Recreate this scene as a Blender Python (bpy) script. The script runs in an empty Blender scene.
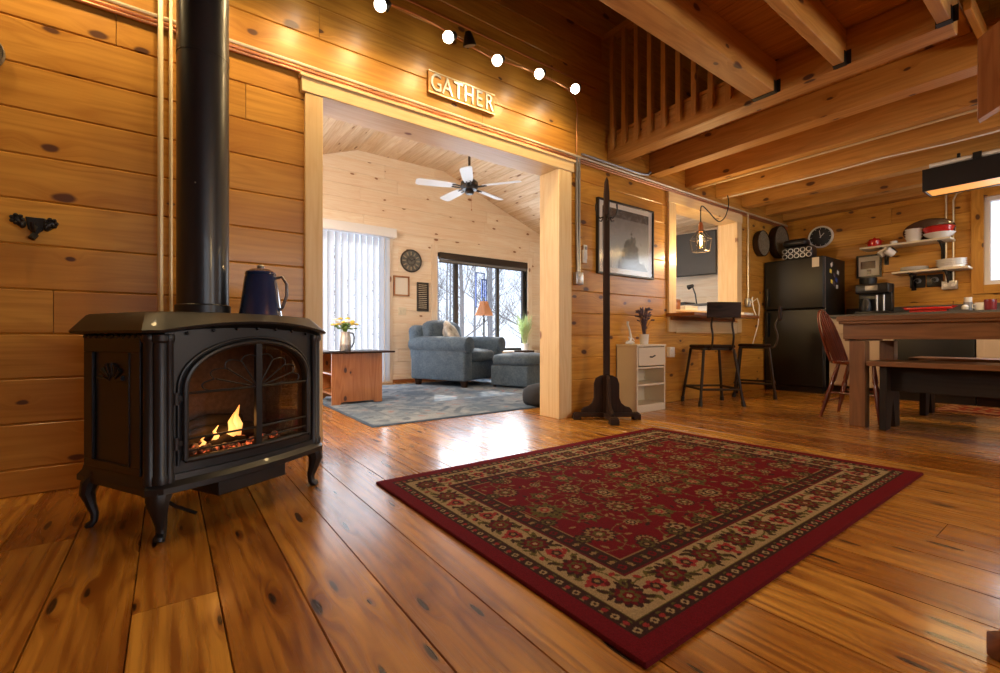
import bpy, bmesh, math, random
import numpy as np
from mathutils import Vector, Matrix
R = math.radians
PI = math.pi
sc = bpy.context.scene
COL = sc.collection
rng = random.Random(7)

# ------------------------------------------------------------------ mesh builder
class MB:
    def __init__(s):
        s.v = []; s.f = []; s.bc = []; s.mi = []; s.mat = 0
    def add(s, vs, fs, bc=None, axis=None):
        b = len(s.v)
        vs = [Vector(v) for v in vs]
        s.v += vs
        for f in fs:
            s.f.append([b + i for i in f]); s.mi.append(s.mat)
        if bc is None:
            if axis is None:
                ext = [max(v[i] for v in vs) - min(v[i] for v in vs) for i in range(3)]
                axis = ext.index(max(ext))
            r1, r2, r3 = rng.random() * 9, rng.random() * 9, rng.random()
            o = [i for i in range(3) if i != axis]
            bc = [(v[axis] + r1, v[o[0]] + v[o[1]] * 1.0 + r2, r3) for v in vs]
        s.bc += bc
        return s
    def box(s, x0, x1, y0, y1, z0, z1, axis=None):
        vs = [(x, y, z) for x in (x0, x1) for y in (y0, y1) for z in (z0, z1)]
        fs = [(0, 1, 3, 2), (4, 6, 7, 5), (0, 4, 5, 1), (2, 3, 7, 6), (0, 2, 6, 4), (1, 5, 7, 3)]
        return s.add(vs, fs, axis=axis)
    def rbox(s, x0, x1, y0, y1, z0, z1, r=.01, seg=2, puff=0):
        bm = bmesh.new()
        bmesh.ops.create_cube(bm, size=1)
        for v in bm.verts:
            v.co = Vector(((x0 + x1) / 2 + v.co.x * (x1 - x0), (y0 + y1) / 2 + v.co.y * (y1 - y0), (z0 + z1) / 2 + v.co.z * (z1 - z0)))
        if puff:
            bmesh.ops.subdivide_edges(bm, edges=bm.edges[:], cuts=6, use_grid_fill=True)
            c = Vector(((x0 + x1) / 2, (y0 + y1) / 2, (z0 + z1) / 2)); h = Vector(((x1 - x0) / 2, (y1 - y0) / 2, (z1 - z0) / 2))
            for v in bm.verts:
                q = Vector(((v.co.x - c.x) / h.x, (v.co.y - c.y) / h.y, (v.co.z - c.z) / h.z))
                k = 1 / max(1e-6, (abs(q.x) ** 5 + abs(q.y) ** 5 + abs(q.z) ** 5) ** .2)
                k = 1 + (k - 1) * .9
                a, b_, e = 1 - q.x * q.x, 1 - q.y * q.y, 1 - q.z * q.z
                q2 = Vector((q.x * k * h.x + puff * q.x * b_ * e, q.y * k * h.y + puff * q.y * a * e, q.z * k * h.z + puff * q.z * a * b_))
                v.co = c + q2
        else:
            r = min(r, .49 * min(x1 - x0, y1 - y0, z1 - z0))
            bmesh.ops.bevel(bm, geom=bm.edges[:], offset=r, segments=seg, affect='EDGES', profile=.5)
        bm.verts.index_update()
        s.add([v.co.copy() for v in bm.verts], [[v.index for v in f.verts] for f in bm.faces])
        bm.free()
        return s
    def tube(s, pts, rad, n=10, cap=True, flat=None):
        pts = [Vector(p) for p in pts]
        if not hasattr(rad, '__len__'): rad = [rad] * len(pts)
        vs = []; L = []; acc = 0
        up = None
        for i, p in enumerate(pts):
            t = (pts[min(i + 1, len(pts) - 1)] - pts[max(i - 1, 0)])
            if t.length < 1e-9: t = Vector((0, 0, 1))
            t.normalize()
            if up is None:
                up = Vector((0, 0, 1)) if abs(t.z) < .9 else Vector((1, 0, 0))
            a = t.cross(up)
            if a.length < 1e-4: a = t.orthogonal()
            a.normalize(); b = a.cross(t).normalized(); up = b
            if i: acc += (p - pts[i - 1]).length
            for k in range(n):
                th = 2 * PI * k / n
                fb = flat if flat else 1
                vs.append(p + a * math.cos(th) * rad[i] + b * math.sin(th) * rad[i] * fb)
                L.append((acc, th * max(rad[i], .002)))
        fs = []
        for i in range(len(pts) - 1):
            for k in range(n):
                k2 = (k + 1) % n
                fs.append((i * n + k, i * n + k2, (i + 1) * n + k2, (i + 1) * n + k))
        if cap:
            fs.append(list(range(n))[::-1]); fs.append([(len(pts) - 1) * n + k for k in range(n)])
        r1, r2, r3 = rng.random() * 9, rng.random() * 9, rng.random()
        return s.add(vs, fs, bc=[(a_ + r1, b_ + r2, r3) for a_, b_ in L])
    def cyl(s, p0, p1, r0, r1=None, n=20):
        return s.tube([p0, p1], [r0, r0 if r1 is None else r1], n)
    def lathe(s, prof, c=(0, 0, 0), n=32, ax='z', cap=True):
        vs = []; fs = []
        m = len(prof)
        for i, (r, z) in enumerate(prof):
            for k in range(n):
                th = 2 * PI * k / n
                x, y = max(r, 1e-5) * math.cos(th), max(r, 1e-5) * math.sin(th)
                p = (x, y, z) if ax == 'z' else ((z, x, y) if ax == 'x' else (x, z, y))
                vs.append((c[0] + p[0], c[1] + p[1], c[2] + p[2]))
        for i in range(m - 1):
            for k in range(n):
                k2 = (k + 1) % n
                fs.append((i * n + k, i * n + k2, (i + 1) * n + k2, (i + 1) * n + k))
        if cap: fs.append([k for k in range(n)]); fs.append([(m - 1) * n + k for k in range(n)])
        return s.add(vs, fs)
    def prism(s, poly, d0, d1, plane='xz', axis=None):
        n = len(poly)
        def P(u, v, d):
            return (u, d, v) if plane == 'xz' else ((d, u, v) if plane == 'yz' else (u, v, d))
        vs = [P(u, v, d0) for u, v in poly] + [P(u, v, d1) for u, v in poly]
        fs = [list(range(n)), [n + i for i in range(n)][::-1]] + [(i, (i + 1) % n, n + (i + 1) % n, n + i) for i in range(n)]
        return s.add(vs, fs, axis=axis)
    def ball(s, c, rx, ry=None, rz=None, n=16, m=10):
        ry = rx if ry is None else ry; rz = rx if rz is None else rz
        vs = []; fs = []
        for i in range(m + 1):
            ph = PI * i / m
            for k in range(n):
                th = 2 * PI * k / n
                q = max(math.sin(ph), 1e-4)
                vs.append((c[0] + rx * q * math.cos(th), c[1] + ry * q * math.sin(th), c[2] + rz * math.cos(ph)))
        for i in range(m):
            for k in range(n):
                k2 = (k + 1) % n
                fs.append((i * n + k, i * n + k2, (i + 1) * n + k2, (i + 1) * n + k))
        fs.append(list(range(n))); fs.append([m * n + k for k in range(n)])
        return s.add(vs, fs)
    def map(s, fn):
        s.v = [Vector(fn(v)) for v in s.v]; return s
    def xf(s, M):
        s.v = [M @ v for v in s.v]; return s
    def build(s, name, mat, parent=None, bevel=0, smooth=35, loc=None, rz=0, seg=2, recalc=True):
        me = bpy.data.meshes.new(name)
        me.from_pydata([tuple(v) for v in s.v], [], s.f)
        at = me.attributes.new('bc', 'FLOAT_VECTOR', 'POINT')
        at.data.foreach_set('vector', np.array(s.bc, dtype=np.float32).ravel())
        mats = mat if isinstance(mat, (list, tuple)) else [mat]
        for m in mats: me.materials.append(m)
        me.polygons.foreach_set('material_index', s.mi)
        if recalc:
            bm = bmesh.new(); bm.from_mesh(me)
            bmesh.ops.recalc_face_normals(bm, faces=bm.faces[:])
            bm.to_mesh(me); bm.free()
        if smooth:
            me.polygons.foreach_set('use_smooth', [True] * len(me.polygons))
            me.set_sharp_from_angle(angle=R(smooth))
        me.update()
        o = bpy.data.objects.new(name, me)
        COL.objects.link(o)
        if parent is not None: o.parent = parent
        if loc is not None: o.location = loc
        if rz: o.rotation_euler = (0, 0, rz)
        if bevel:
            b = o.modifiers.new('Bevel', 'BEVEL'); b.width = bevel; b.segments = seg; b.limit_method = 'ANGLE'; b.angle_limit = R(40)
        return o

def tag(o, label=None, cat=None, group=None, kind=None):
    if label: o['label'] = label
    if cat: o['category'] = cat
    if group: o['group'] = group
    if kind: o['kind'] = kind
    return o
def thing(name, label, cat, loc=(0, 0, 0), rz=0, group=None):
    o = bpy.data.objects.new(name, None); COL.objects.link(o)
    o.location = loc; o.rotation_euler = (0, 0, rz); o.empty_display_size = .1
    return tag(o, label, cat, group)
def struct(o): return tag(o, kind='structure')
def dup(o, parent=None):
    c = o.copy(); COL.objects.link(c)
    if parent is not None: c.parent = parent
    for ch in list(o.children): dup(ch, c)
    return c

# ------------------------------------------------------------------ materials
def new_mat(name):
    m = bpy.data.materials.new(name); m.use_nodes = True
    nt = m.node_tree
    return m, nt, nt.nodes['Principled BSDF']
def N(nt, t, **kw):
    n = nt.nodes.new(t)
    for k, v in kw.items():
        if k.startswith('_'): setattr(n, k[1:], v)
        else: n.inputs[k.replace('_', ' ')].default_value = v
    return n
def math_(nt, op, a, b=None, c=None, clamp=False):
    n = nt.nodes.new('ShaderNodeMath'); n.operation = op; n.use_clamp = clamp
    for i, x in enumerate((a, b, c)):
        if x is None: continue
        if isinstance(x, (int, float)): n.inputs[i].default_value = x
        else: nt.links.new(x, n.inputs[i])
    return n.outputs[0]
def mixc(nt, fac, a, b, mode='MIX'):
    n = nt.nodes.new('ShaderNodeMix'); n.data_type = 'RGBA'; n.blend_type = mode
    for i, x in ((0, fac), (6, a), (7, b)):
        if isinstance(x, (int, float)): n.inputs[i].default_value = x
        elif isinstance(x, tuple): n.inputs[i].default_value = (*x[:3], 1)
        else: nt.links.new(x, n.inputs[i])
    return n.outputs[2]
def smooth_(nt, x, lo, hi, a=0., b=1.):
    n = nt.nodes.new('ShaderNodeMapRange'); n.interpolation_type = 'SMOOTHSTEP'
    nt.links.new(x, n.inputs[0])
    for i, q in enumerate((lo, hi, a, b)): n.inputs[i + 1].default_value = q
    return n.outputs[0]
def comb(nt, x, y, z):
    n = nt.nodes.new('ShaderNodeCombineXYZ')
    for i, q in enumerate((x, y, z)):
        if isinstance(q, (int, float)): n.inputs[i].default_value = q
        else: nt.links.new(q, n.inputs[i])
    return n.outputs[0]

def wood(name, light, dark, knotc=(.05, .02, .008), rough=.4, knots=.5, grain=1., bump=.15, coat=0., vary=.25, tint=(1., .86, .7), kx=2.4, ky=4.6, streak=.3):
    m, nt, bs = new_mat(name)
    at = N(nt, 'ShaderNodeAttribute'); at.attribute_name = 'bc'
    sp = N(nt, 'ShaderNodeSeparateXYZ'); nt.links.new(at.outputs['Vector'], sp.inputs[0])
    x, y, r = sp.outputs
    # knots
    vo = N(nt, 'ShaderNodeTexVoronoi', Scale=1., Randomness=.85); vo.voronoi_dimensions = '2D'
    wn = N(nt, 'ShaderNodeTexNoise', Scale=9., Detail=1.)
    nt.links.new(comb(nt, x, math_(nt, 'MULTIPLY', y, 2.), r), wn.inputs['Vector'])
    wob = math_(nt, 'MULTIPLY', math_(nt, 'SUBTRACT', wn.outputs[0], .5), .10)
    nt.links.new(comb(nt, math_(nt, 'ADD', math_(nt, 'MULTIPLY', x, kx), wob), math_(nt, 'ADD', math_(nt, 'MULTIPLY', y, ky), wob), 0.), vo.inputs['Vector'])
    sc_ = N(nt, 'ShaderNodeSeparateColor'); nt.links.new(vo.outputs['Color'], sc_.inputs[0])
    sel = math_(nt, 'GREATER_THAN', sc_.outputs[0], 1 - knots)
    d = math_(nt, 'DIVIDE', vo.outputs['Distance'], math_(nt, 'ADD', math_(nt, 'MULTIPLY', sc_.outputs[1], .8), .5))
    kn = math_(nt, 'MULTIPLY', smooth_(nt, d, .055, .1, 1., 0.), sel)
    halo = math_(nt, 'MULTIPLY', smooth_(nt, d, .05, .34, 1., 0.), sel)
    # grain
    yy = math_(nt, 'ADD', y, math_(nt, 'MULTIPLY', halo, .03))
    n1 = N(nt, 'ShaderNodeTexNoise', Scale=1., Detail=4., Roughness=.6)
    nt.links.new(comb(nt, math_(nt, 'MULTIPLY', x, 1.6), math_(nt, 'MULTIPLY', yy, 46.), math_(nt, 'MULTIPLY', r, 31.)), n1.inputs['Vector'])
    n2 = N(nt, 'ShaderNodeTexNoise', Scale=1., Detail=2.)
    nt.links.new(comb(nt, math_(nt, 'MULTIPLY', x, .7), math_(nt, 'MULTIPLY', yy, 6.5), math_(nt, 'MULTIPLY', r, 17.)), n2.inputs['Vector'])
    ring = math_(nt, 'MULTIPLY_ADD', math_(nt, 'SINE', math_(nt, 'MULTIPLY', n2.outputs[0], 70.)), .5, .5)
    ring = math_(nt, 'POWER', ring, 2.)
    g = math_(nt, 'ADD', math_(nt, 'MULTIPLY', smooth_(nt, n1.outputs[0], .35, .68), .55 * grain), math_(nt, 'MULTIPLY', ring, .38 * grain), clamp=True)
    g = math_(nt, 'ADD', g, math_(nt, 'MULTIPLY', halo, .35), clamp=True)
    c = mixc(nt, g, light, dark)
    n3 = N(nt, 'ShaderNodeTexNoise', Scale=1., Detail=2.)
    nt.links.new(comb(nt, math_(nt, 'MULTIPLY', x, 1.1), math_(nt, 'MULTIPLY', y, 3.), r), n3.inputs['Vector'])
    c = mixc(nt, math_(nt, 'MULTIPLY', smooth_(nt, n3.outputs[0], .45, .75), streak), c, tuple(a * b for a, b in zip(dark, (.95, .8, .7))))
    # per board tint
    wnz = N(nt, 'ShaderNodeTexWhiteNoise'); wnz.noise_dimensions = '1D'; nt.links.new(r, wnz.inputs['W'])
    tf = math_(nt, 'MULTIPLY', wnz.outputs[0], vary * 2, clamp=True)
    c = mixc(nt, tf, c, mixc(nt, 1., c, tuple(t * .75 for t in tint), 'MULTIPLY'))
    c = mixc(nt, kn, c, knotc)
    nt.links.new(c, bs.inputs['Base Color'])
    bp = N(nt, 'ShaderNodeBump', Strength=bump, Distance=.004)
    nt.links.new(math_(nt, 'ADD', math_(nt, 'MULTIPLY', n1.outputs[0], -.5), math_(nt, 'MULTIPLY', n3.outputs[0], .8)), bp.inputs['Height'])
    nt.links.new(bp.outputs[0], bs.inputs['Normal'])
    nt.links.new(math_(nt, 'MULTIPLY_ADD', n1.outputs[0], .12, rough - .06), bs.inputs['Roughness'])
    if coat: bs.inputs['Coat Weight'].default_value = coat; bs.inputs['Coat Roughness'].default_value = .12
    return m

def plain(name, col, rough=.5, metal=0., bump=0., bscale=80., coat=0., spec=None, var=0.):
    m, nt, bs = new_mat(name)
    tc = N(nt, 'ShaderNodeTexCoord')
    nz = N(nt, 'ShaderNodeTexNoise', Scale=bscale, Detail=3.)
    nt.links.new(tc.outputs['Object'], nz.inputs['Vector'])
    v = max(var, .04)
    c = mixc(nt, nz.outputs[0], tuple(x * (1 - v) for x in col), tuple(min(1, x * (1 + v)) for x in col))
    nt.links.new(c, bs.inputs['Base Color'])
    bs.inputs['Roughness'].default_value = rough; bs.inputs['Metallic'].default_value = metal
    if coat: bs.inputs['Coat Weight'].default_value = coat
    if spec is not None: bs.inputs['Specular IOR Level'].default_value = spec
    if bump:
        b = N(nt, 'ShaderNodeBump', Strength=bump, Distance=.003); nt.links.new(nz.outputs[0], b.inputs['Height']); nt.links.new(b.outputs[0], bs.inputs['Normal'])
    return m
def emit(name, col, st):
    m, nt, bs = new_mat(name)
    bs.inputs['Base Color'].default_value = (*col, 1); bs.inputs['Emission Color'].default_value = (*col, 1); bs.inputs['Emission Strength'].default_value = st
    return m
def glass(name, refl=.12, tintc=(1, 1, 1), rough=.02):
    m, nt, bs = new_mat(name)
    out = nt.nodes['Material Output']; nt.nodes.remove(bs)
    t = N(nt, 'ShaderNodeBsdfTransparent'); t.inputs[0].default_value = (*tintc, 1)
    g = N(nt, 'ShaderNodeBsdfGlossy', Roughness=rough)
    lw = N(nt, 'ShaderNodeLayerWeight', Blend=.3)
    mx = N(nt, 'ShaderNodeMixShader')
    nt.links.new(math_(nt, 'MULTIPLY', lw.outputs[0], refl * 3, clamp=True), mx.inputs[0])
    nt.links.new(t.outputs[0], mx.inputs[1]); nt.links.new(g.outputs[0], mx.inputs[2]); nt.links.new(mx.outputs[0], out.inputs[0])
    return m
def translucent(name, col, w=.5):
    m, nt, bs = new_mat(name)
    out = nt.nodes['Material Output']
    bs.inputs['Base Color'].default_value = (*col, 1); bs.inputs['Roughness'].default_value = .5
    t = N(nt, 'ShaderNodeBsdfTranslucent'); t.inputs[0].default_value = (*col, 1)
    mx = N(nt, 'ShaderNodeMixShader', Fac=w)
    nt.links.new(bs.outputs[0], mx.inputs[1]); nt.links.new(t.outputs[0], mx.inputs[2]); nt.links.new(mx.outputs[0], out.inputs[0])
    return m
def fabric(name, a, b, scale=60., bump=.4, coarse=6.):
    m, nt, bs = new_mat(name)
    tc = N(nt, 'ShaderNodeTexCoord')
    n1 = N(nt, 'ShaderNodeTexNoise', Scale=scale, Detail=4., Roughness=.7); nt.links.new(tc.outputs['Object'], n1.inputs['Vector'])
    n2 = N(nt, 'ShaderNodeTexNoise', Scale=coarse, Detail=3.); nt.links.new(tc.outputs['Object'], n2.inputs['Vector'])
    f = math_(nt, 'ADD', smooth_(nt, n1.outputs[0], .35, .65, 0., .65), smooth_(nt, n2.outputs[0], .35, .65, 0., .35), clamp=True)
    nt.links.new(mixc(nt, f, a, b), bs.inputs['Base Color'])
    bs.inputs['Roughness'].default_value = .95; bs.inputs['Specular IOR Level'].default_value = .15
    bs.inputs['Sheen Weight'].default_value = .15
    bp = N(nt, 'ShaderNodeBump', Strength=bump, Distance=.004); nt.links.new(n1.outputs[0], bp.inputs['Height']); nt.links.new(bp.outputs[0], bs.inputs['Normal'])
    return m

M = {}
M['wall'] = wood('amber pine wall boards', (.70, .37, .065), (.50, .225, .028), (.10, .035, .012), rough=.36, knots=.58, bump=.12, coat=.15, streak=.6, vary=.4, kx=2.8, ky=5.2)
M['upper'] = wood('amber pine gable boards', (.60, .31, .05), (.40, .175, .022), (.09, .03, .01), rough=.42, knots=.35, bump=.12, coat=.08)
M['floor'] = wood('varnished pine floor boards', (.72, .37, .065), (.30, .11, .015), (.025, .008, .003), rough=.27, knots=.62, grain=1.15, bump=.10, coat=.3, vary=.5, tint=(.72, .52, .36), kx=2.2, ky=11., streak=.75)
M['live'] = wood('pale pine boards', (.90, .80, .66), (.82, .66, .48), (.30, .13, .055), rough=.55, knots=.36, bump=.1, kx=2.6, ky=5.)
M['liveceil'] = wood('pale pine ceiling boards', (.86, .72, .54), (.66, .47, .29), (.22, .09, .035), rough=.55, knots=.4, bump=.1, vary=.5, tint=(1.05, .92, .76), kx=2., ky=6.)
M['beam'] = wood('pine beams', (.60, .32, .085), (.43, .20, .042), (.09, .03, .012), rough=.55, knots=.45, bump=.2)
M['deck'] = wood('pine deck boards', (.56, .27, .055), (.38, .155, .028), (.08, .03, .012), rough=.55, knots=.4, bump=.2, vary=.35)
M['trim'] = wood('pale pine trim', (.84, .66, .38), (.74, .53, .27), (.25, .1, .04), rough=.4, knots=.2, bump=.08)
M['pine_mid'] = wood('honey pine furniture', (.40, .165, .055), (.24, .08, .022), (.05, .018, .008), rough=.3, knots=.4, coat=.3)
M['sidet'] = wood('orange pine side table', (.46, .19, .06), (.30, .10, .026), (.06, .018, .008), rough=.3, knots=.7, coat=.3, ky=7., kx=4.)
M['table'] = wood('brown stained table', (.25, .115, .042), (.14, .058, .02), (.04, .015, .008), rough=.4, knots=.3, coat=.1)
M['darkwood'] = wood('dark stained wood', (.040, .019, .011), (.018, .009, .006), (.01, .006, .004), rough=.6, knots=.1)
M['benchleg'] = wood('charcoal painted wood', (.028, .021, .017), (.016, .012, .010), (.015, .01, .01), rough=.55, knots=.1)
M['chairred'] = wood('cherry chair', (.22, .045, .02), (.10, .018, .01), (.05, .01, .01), rough=.25, knots=0., coat=.4)
M['block'] = wood('brown wood block', (.26, .10, .035), (.13, .045, .016), rough=.4)
M['iron'] = plain('black cast iron', (.010, .011, .013), .42, coat=.08)
M['irond'] = plain('dark inside iron', (.01, .009, .008), .7)
M['pipe'] = plain('black stove pipe', (.012, .013, .016), .36, .0, .03, 20., coat=.15)
M['brick'] = plain('sooty firebrick', (.20, .12, .085), .9, 0, .8, 60., var=.5)
M['blackm'] = plain('black metal', (.018, .016, .015), .4, .3)
M['darkm'] = plain('dark bronze metal', (.045, .034, .028), .45, .5)
M['steel'] = plain('galvanised steel', (.55, .55, .56), .38, .9, .1, 90., var=.15)
M['steelp'] = plain('grey steel', (.32, .31, .30), .4, .8)
M['copper'] = plain('copper', (.60, .28, .14), .38, .85)
M['conduit'] = plain('metal conduit', (.72, .62, .42), .38, .45)
M['white'] = plain('white paint', (.80, .78, .74), .45)
M['cream'] = plain('cream paint', (.74, .66, .50), .5)
M['vinyl'] = plain('white vinyl', (.82, .83, .85), .4)
M['frame_dark'] = plain('dark window frame', (.05, .045, .04), .5)
M['beige'] = plain('beige cabinet', (.55, .44, .33), .5)
M['counter'] = plain('dark grey countertop', (.09, .088, .085), .35, var=.4, bscale=120)
M['appl'] = plain('black appliance finish', (.006, .007, .008), .42, 0., .35, 160.)
M['black'] = plain('black plastic', (.012, .012, .013), .35)
M['red'] = plain('red enamel', (.55, .018, .015), .2, coat=.5)
M['maroon'] = plain('maroon ceramic', (.22, .02, .025), .2, coat=.5)
M['china'] = plain('white china', (.82, .80, .76), .2, coat=.4)
M['brownc'] = plain('brown ceramic', (.07, .03, .018), .25, coat=.5)
M['blueen'] = plain('speckled blue enamel', (.012, .035, .11), .15, 0, 0, 250., coat=.8, var=.5)
M['armch'] = fabric('blue grey upholstery', (.055, .085, .125), (.12, .165, .215), 45., .5, 9.)
M['pillow'] = fabric('patterned cushion', (.22, .20, .18), (.70, .66, .58), 14., .3, 11.)
M['glass'] = glass('window glass', .06)
M['stoveglass'] = glass('stove glass', .10, (.55, .5, .45))
M['picglass'] = glass('picture glass', .035, rough=.12)
M['blind'] = translucent('white blind vinyl', (.70, .75, .82), .40)
M['shade'] = translucent('amber lamp shade', (.45, .20, .09), .25)
M['paper'] = plain('paper', (.72, .68, .60), .8)
M['snow'] = plain('snowy ground', (.80, .82, .86), .9, 0, .5, 3., var=.1)
M['bark'] = plain('bark', (.27, .245, .23), .95, 0, .6, 12., var=.4)
M['bulb'] = emit('lit bulb', (1., .90, .68), 22)
M['fila'] = emit('filament glow', (1., .66, .26), 40)
M['tube'] = emit('amber underside glow', (1., .45, .10), .75)  # emission paints the warm lamplight on the wood inside the kitchen trough
M['green'] = plain('leaf green', (.16, .30, .07), .6, var=.4, bscale=20)
M['grass'] = plain('pale grass blades', (.50, .60, .30), .6, var=.4, bscale=20)
M['yellow'] = plain('yellow petals', (.85, .66, .10), .6)
M['lav'] = plain('lavender', (.13, .10, .14), .8)
M['sagec'] = plain('worn numeral paint', (.33, .28, .20), .7)
M['blue'] = plain('blue frame paint', (.02, .08, .42), .4)
M['blackhole'] = plain('dark tv panel', (.015, .017, .02), .38)
M['woven'] = fabric('woven straw', (.12, .095, .06), (.25, .20, .125), 120., 1., 30.)
M['ash'] = plain('charred logs', (.05, .035, .025), .95, 0, 1., 40., var=.6)

for k_ in ('darkwood', 'benchleg'): M[k_].node_tree.nodes['Principled BSDF'].inputs['Specular IOR Level'].default_value = .18
# ------------------------------------------------------------------ board surfaces
def boards(name, mat, O, U, V, Nn, u0, u1, v0, v1, pitch, off, holes=(), th=.03, g=.006, dep=.006, minl=1.2, maxl=3.6, seed=1, gap=0., clip=None, parent=None):
    """rows of boards: each row runs along U, rows stack along V, faces towards N"""
    rn = random.Random(seed)
    O, U, V, Nn = Vector(O), Vector(U), Vector(V), Vector(Nn)
    mb = MB()
    k0 = math.floor((v0 - off) / pitch); k1 = math.ceil((v1 - off) / pitch)
    for k in range(k0, k1):
        a, b = max(v0, off + k * pitch), min(v1, off + (k + 1) * pitch)
        if b - a < .004: continue
        joints = []; x = u0 + rn.random() * maxl
        while x < u1:
            joints.append(x); x += minl + rn.random() * (maxl - minl)
        us = sorted({u0, u1, *joints, *[h[0] for h in holes if u0 < h[0] < u1], *[h[1] for h in holes if u0 < h[1] < u1]})
        rid = None
        r1, r2, r3 = rn.random() * 9, rn.random() * 9, rn.random()
        for i in range(len(us) - 1):
            p, q = us[i], us[i + 1]
            if p in joints: r1, r2, r3 = rn.random() * 9, rn.random() * 9, rn.random()
            iv = [(a, b)]
            for h in holes:
                if h[0] <= p + 1e-6 and h[1] >= q - 1e-6:
                    nv = []
                    for (s_, e_) in iv:
                        if h[2] > s_: nv.append((s_, min(e_, h[2])))
                        if h[3] < e_: nv.append((max(s_, h[3]), e_))
                    iv = [(s_, e_) for s_, e_ in nv if e_ - s_ > .003]
            for (s_, e_) in iv:
                pp, qq = p + (.0012 if p in joints else 0), q - (.0012 if q in joints else 0)
                g0 = g if abs(s_ - a) < 1e-6 else 0; g1 = g if abs(e_ - b) < 1e-6 else 0
                sgp = gap if g0 else 0
                prof = [(s_ + sgp, -th), (s_ + sgp, -dep if g0 else 0)] + ([(s_ + g0 + sgp, 0)] if g0 else []) + ([(e_ - g1, 0)] if g1 else []) + [(e_, -dep if g1 else 0), (e_, -th)]
                vs = []; bc = []
                for uu in (pp, qq):
                    for (vv, nn) in prof:
                        u_ = uu
                        if clip: u_ = clip(uu, vv)
                        vs.append(O + U * u_ + V * vv + Nn * nn); bc.append((u_ + r1, vv - a + nn + r2, r3))
                n = len(prof)
                fs = [list(range(n)), [n + j for j in range(n)][::-1]] + [(j, (j + 1) % n, n + (j + 1) % n, n + j) for j in range(n)]
                mb.add(vs, fs, bc=bc)
    return mb.build(name, mat, parent, smooth=0)

WA = 2.65; WB = 2.85; LW = 6.10; KX = 6.73; LR = 6.15; LL = -.6
ROOMX0, ROOMY0, TOP = -2.7, -3.4, 4.5
op = (.695, 2.50, -.01, 1.99)          # wide doorway
pt = (4.107, 5.331, .93, 1.985)        # pass-through
struct(boards('floor', M['floor'], (0, 0, 0), (0, 1, 0), (1, 0, 0), (0, 0, 1), ROOMY0, LW + .1, ROOMX0, KX + .1, .1735, -.07, g=.0018, dep=.004, th=.02, minl=2., maxl=4.5, seed=4, gap=.0012))
mb = MB(); mb.box(ROOMX0 - .3, KX + .3, ROOMY0 - .3, LW + .3, -.2, -.021); struct(mb.build('floor_base', M['darkwood']))
# wall A room side (lower boards and gable part above the pipes)
oph = (op[0] - .012, op[1] + .012, op[2], op[3] + .012); pth = (pt[0] - .012, pt[1] + .012, pt[2] - .012, pt[3] + .012)
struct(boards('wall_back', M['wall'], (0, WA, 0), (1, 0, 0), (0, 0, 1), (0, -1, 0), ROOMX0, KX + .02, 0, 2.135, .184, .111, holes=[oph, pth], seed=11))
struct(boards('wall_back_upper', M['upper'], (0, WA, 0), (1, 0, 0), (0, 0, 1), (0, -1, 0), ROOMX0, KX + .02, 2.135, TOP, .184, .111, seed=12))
# living side of the same wall
struct(boards('wall_living_near', M['live'], (0, WB, 0), (1, 0, 0), (0, 0, 1), (0, 1, 0), LL, LR, 0, 3.25, .184, .111, holes=[oph, pth], seed=13))
# core of the wall between the two faces (closes the thickness)
mb = MB()
for (a, b, c, d) in ((ROOMX0, op[0] - .02, 0, TOP), (op[0] - .02, op[1] + .02, op[3] + .02, TOP), (op[1] + .02, pt[0] - .02, 0, TOP), (pt[0] - .02, pt[1] + .02, 0, pt[2] - .02), (pt[0] - .02, pt[1] + .02, pt[3] + .02, TOP), (pt[1] + .02, KX + .1, 0, TOP)):
    mb.box(a, b, WA + .031, WB - .031, c, d)
struct(mb.build('wall_core', M['beam']))
# doorway lining, casing
def trim(name, *boxes, mat='trim', bevel=.003):
    mb = MB()
    for b in boxes: mb.box(*b)
    return struct(mb.build(name, M[mat], bevel=bevel))
trim('trim_1', (op[0] - .02, op[0], WA - .005, WB + .005, 0, op[3]))
trim('trim_2', (op[1], op[1] + .02, WA - .005, WB + .005, 0, op[3]))
trim('trim_3', (op[0] - .02, op[1] + .02, WA - .005, WB + .005, op[3], op[3] + .02))
trim('trim_4', (.604, .697, WA - .03, WA, 0, 1.985))
trim('trim_5', (2.497, 2.635, WA - .03, WA, 0, 1.985))
trim('trim_6', (.585, 2.66, WA - .035, WA, 1.985, 2.075), (.575, 2.67, WA - .045, WA, 2.063, 2.08))
# pass-through lining + casing
trim('trim_7', (pt[0] - .02, pt[0], WA - .005, WB + .005, pt[2], pt[3]))
trim('trim_8', (pt[1], pt[1] + .02, WA - .005, WB + .005, pt[2], pt[3]))
trim('trim_9', (pt[0] - .02, pt[1] + .02, WA - .005, WB + .005, pt[3], pt[3] + .02))
trim('trim_10', (pt[0] - .02, pt[1] + .02, WA - .005, WB + .02, pt[2] - .02, pt[2]))
trim('trim_11', (3.985, pt[0], WA - .025, WA, .7, 2.0))
trim('trim_12', (pt[1], 5.44, WA - .025, WA, .7, 2.0))
trim('trim_13', (3.975, 5.45, WA - .028, WA, 1.985, 2.085))
trim('trim_14', (pt[0], pt[1], WA - .024, WA, .69, .82))
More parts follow.
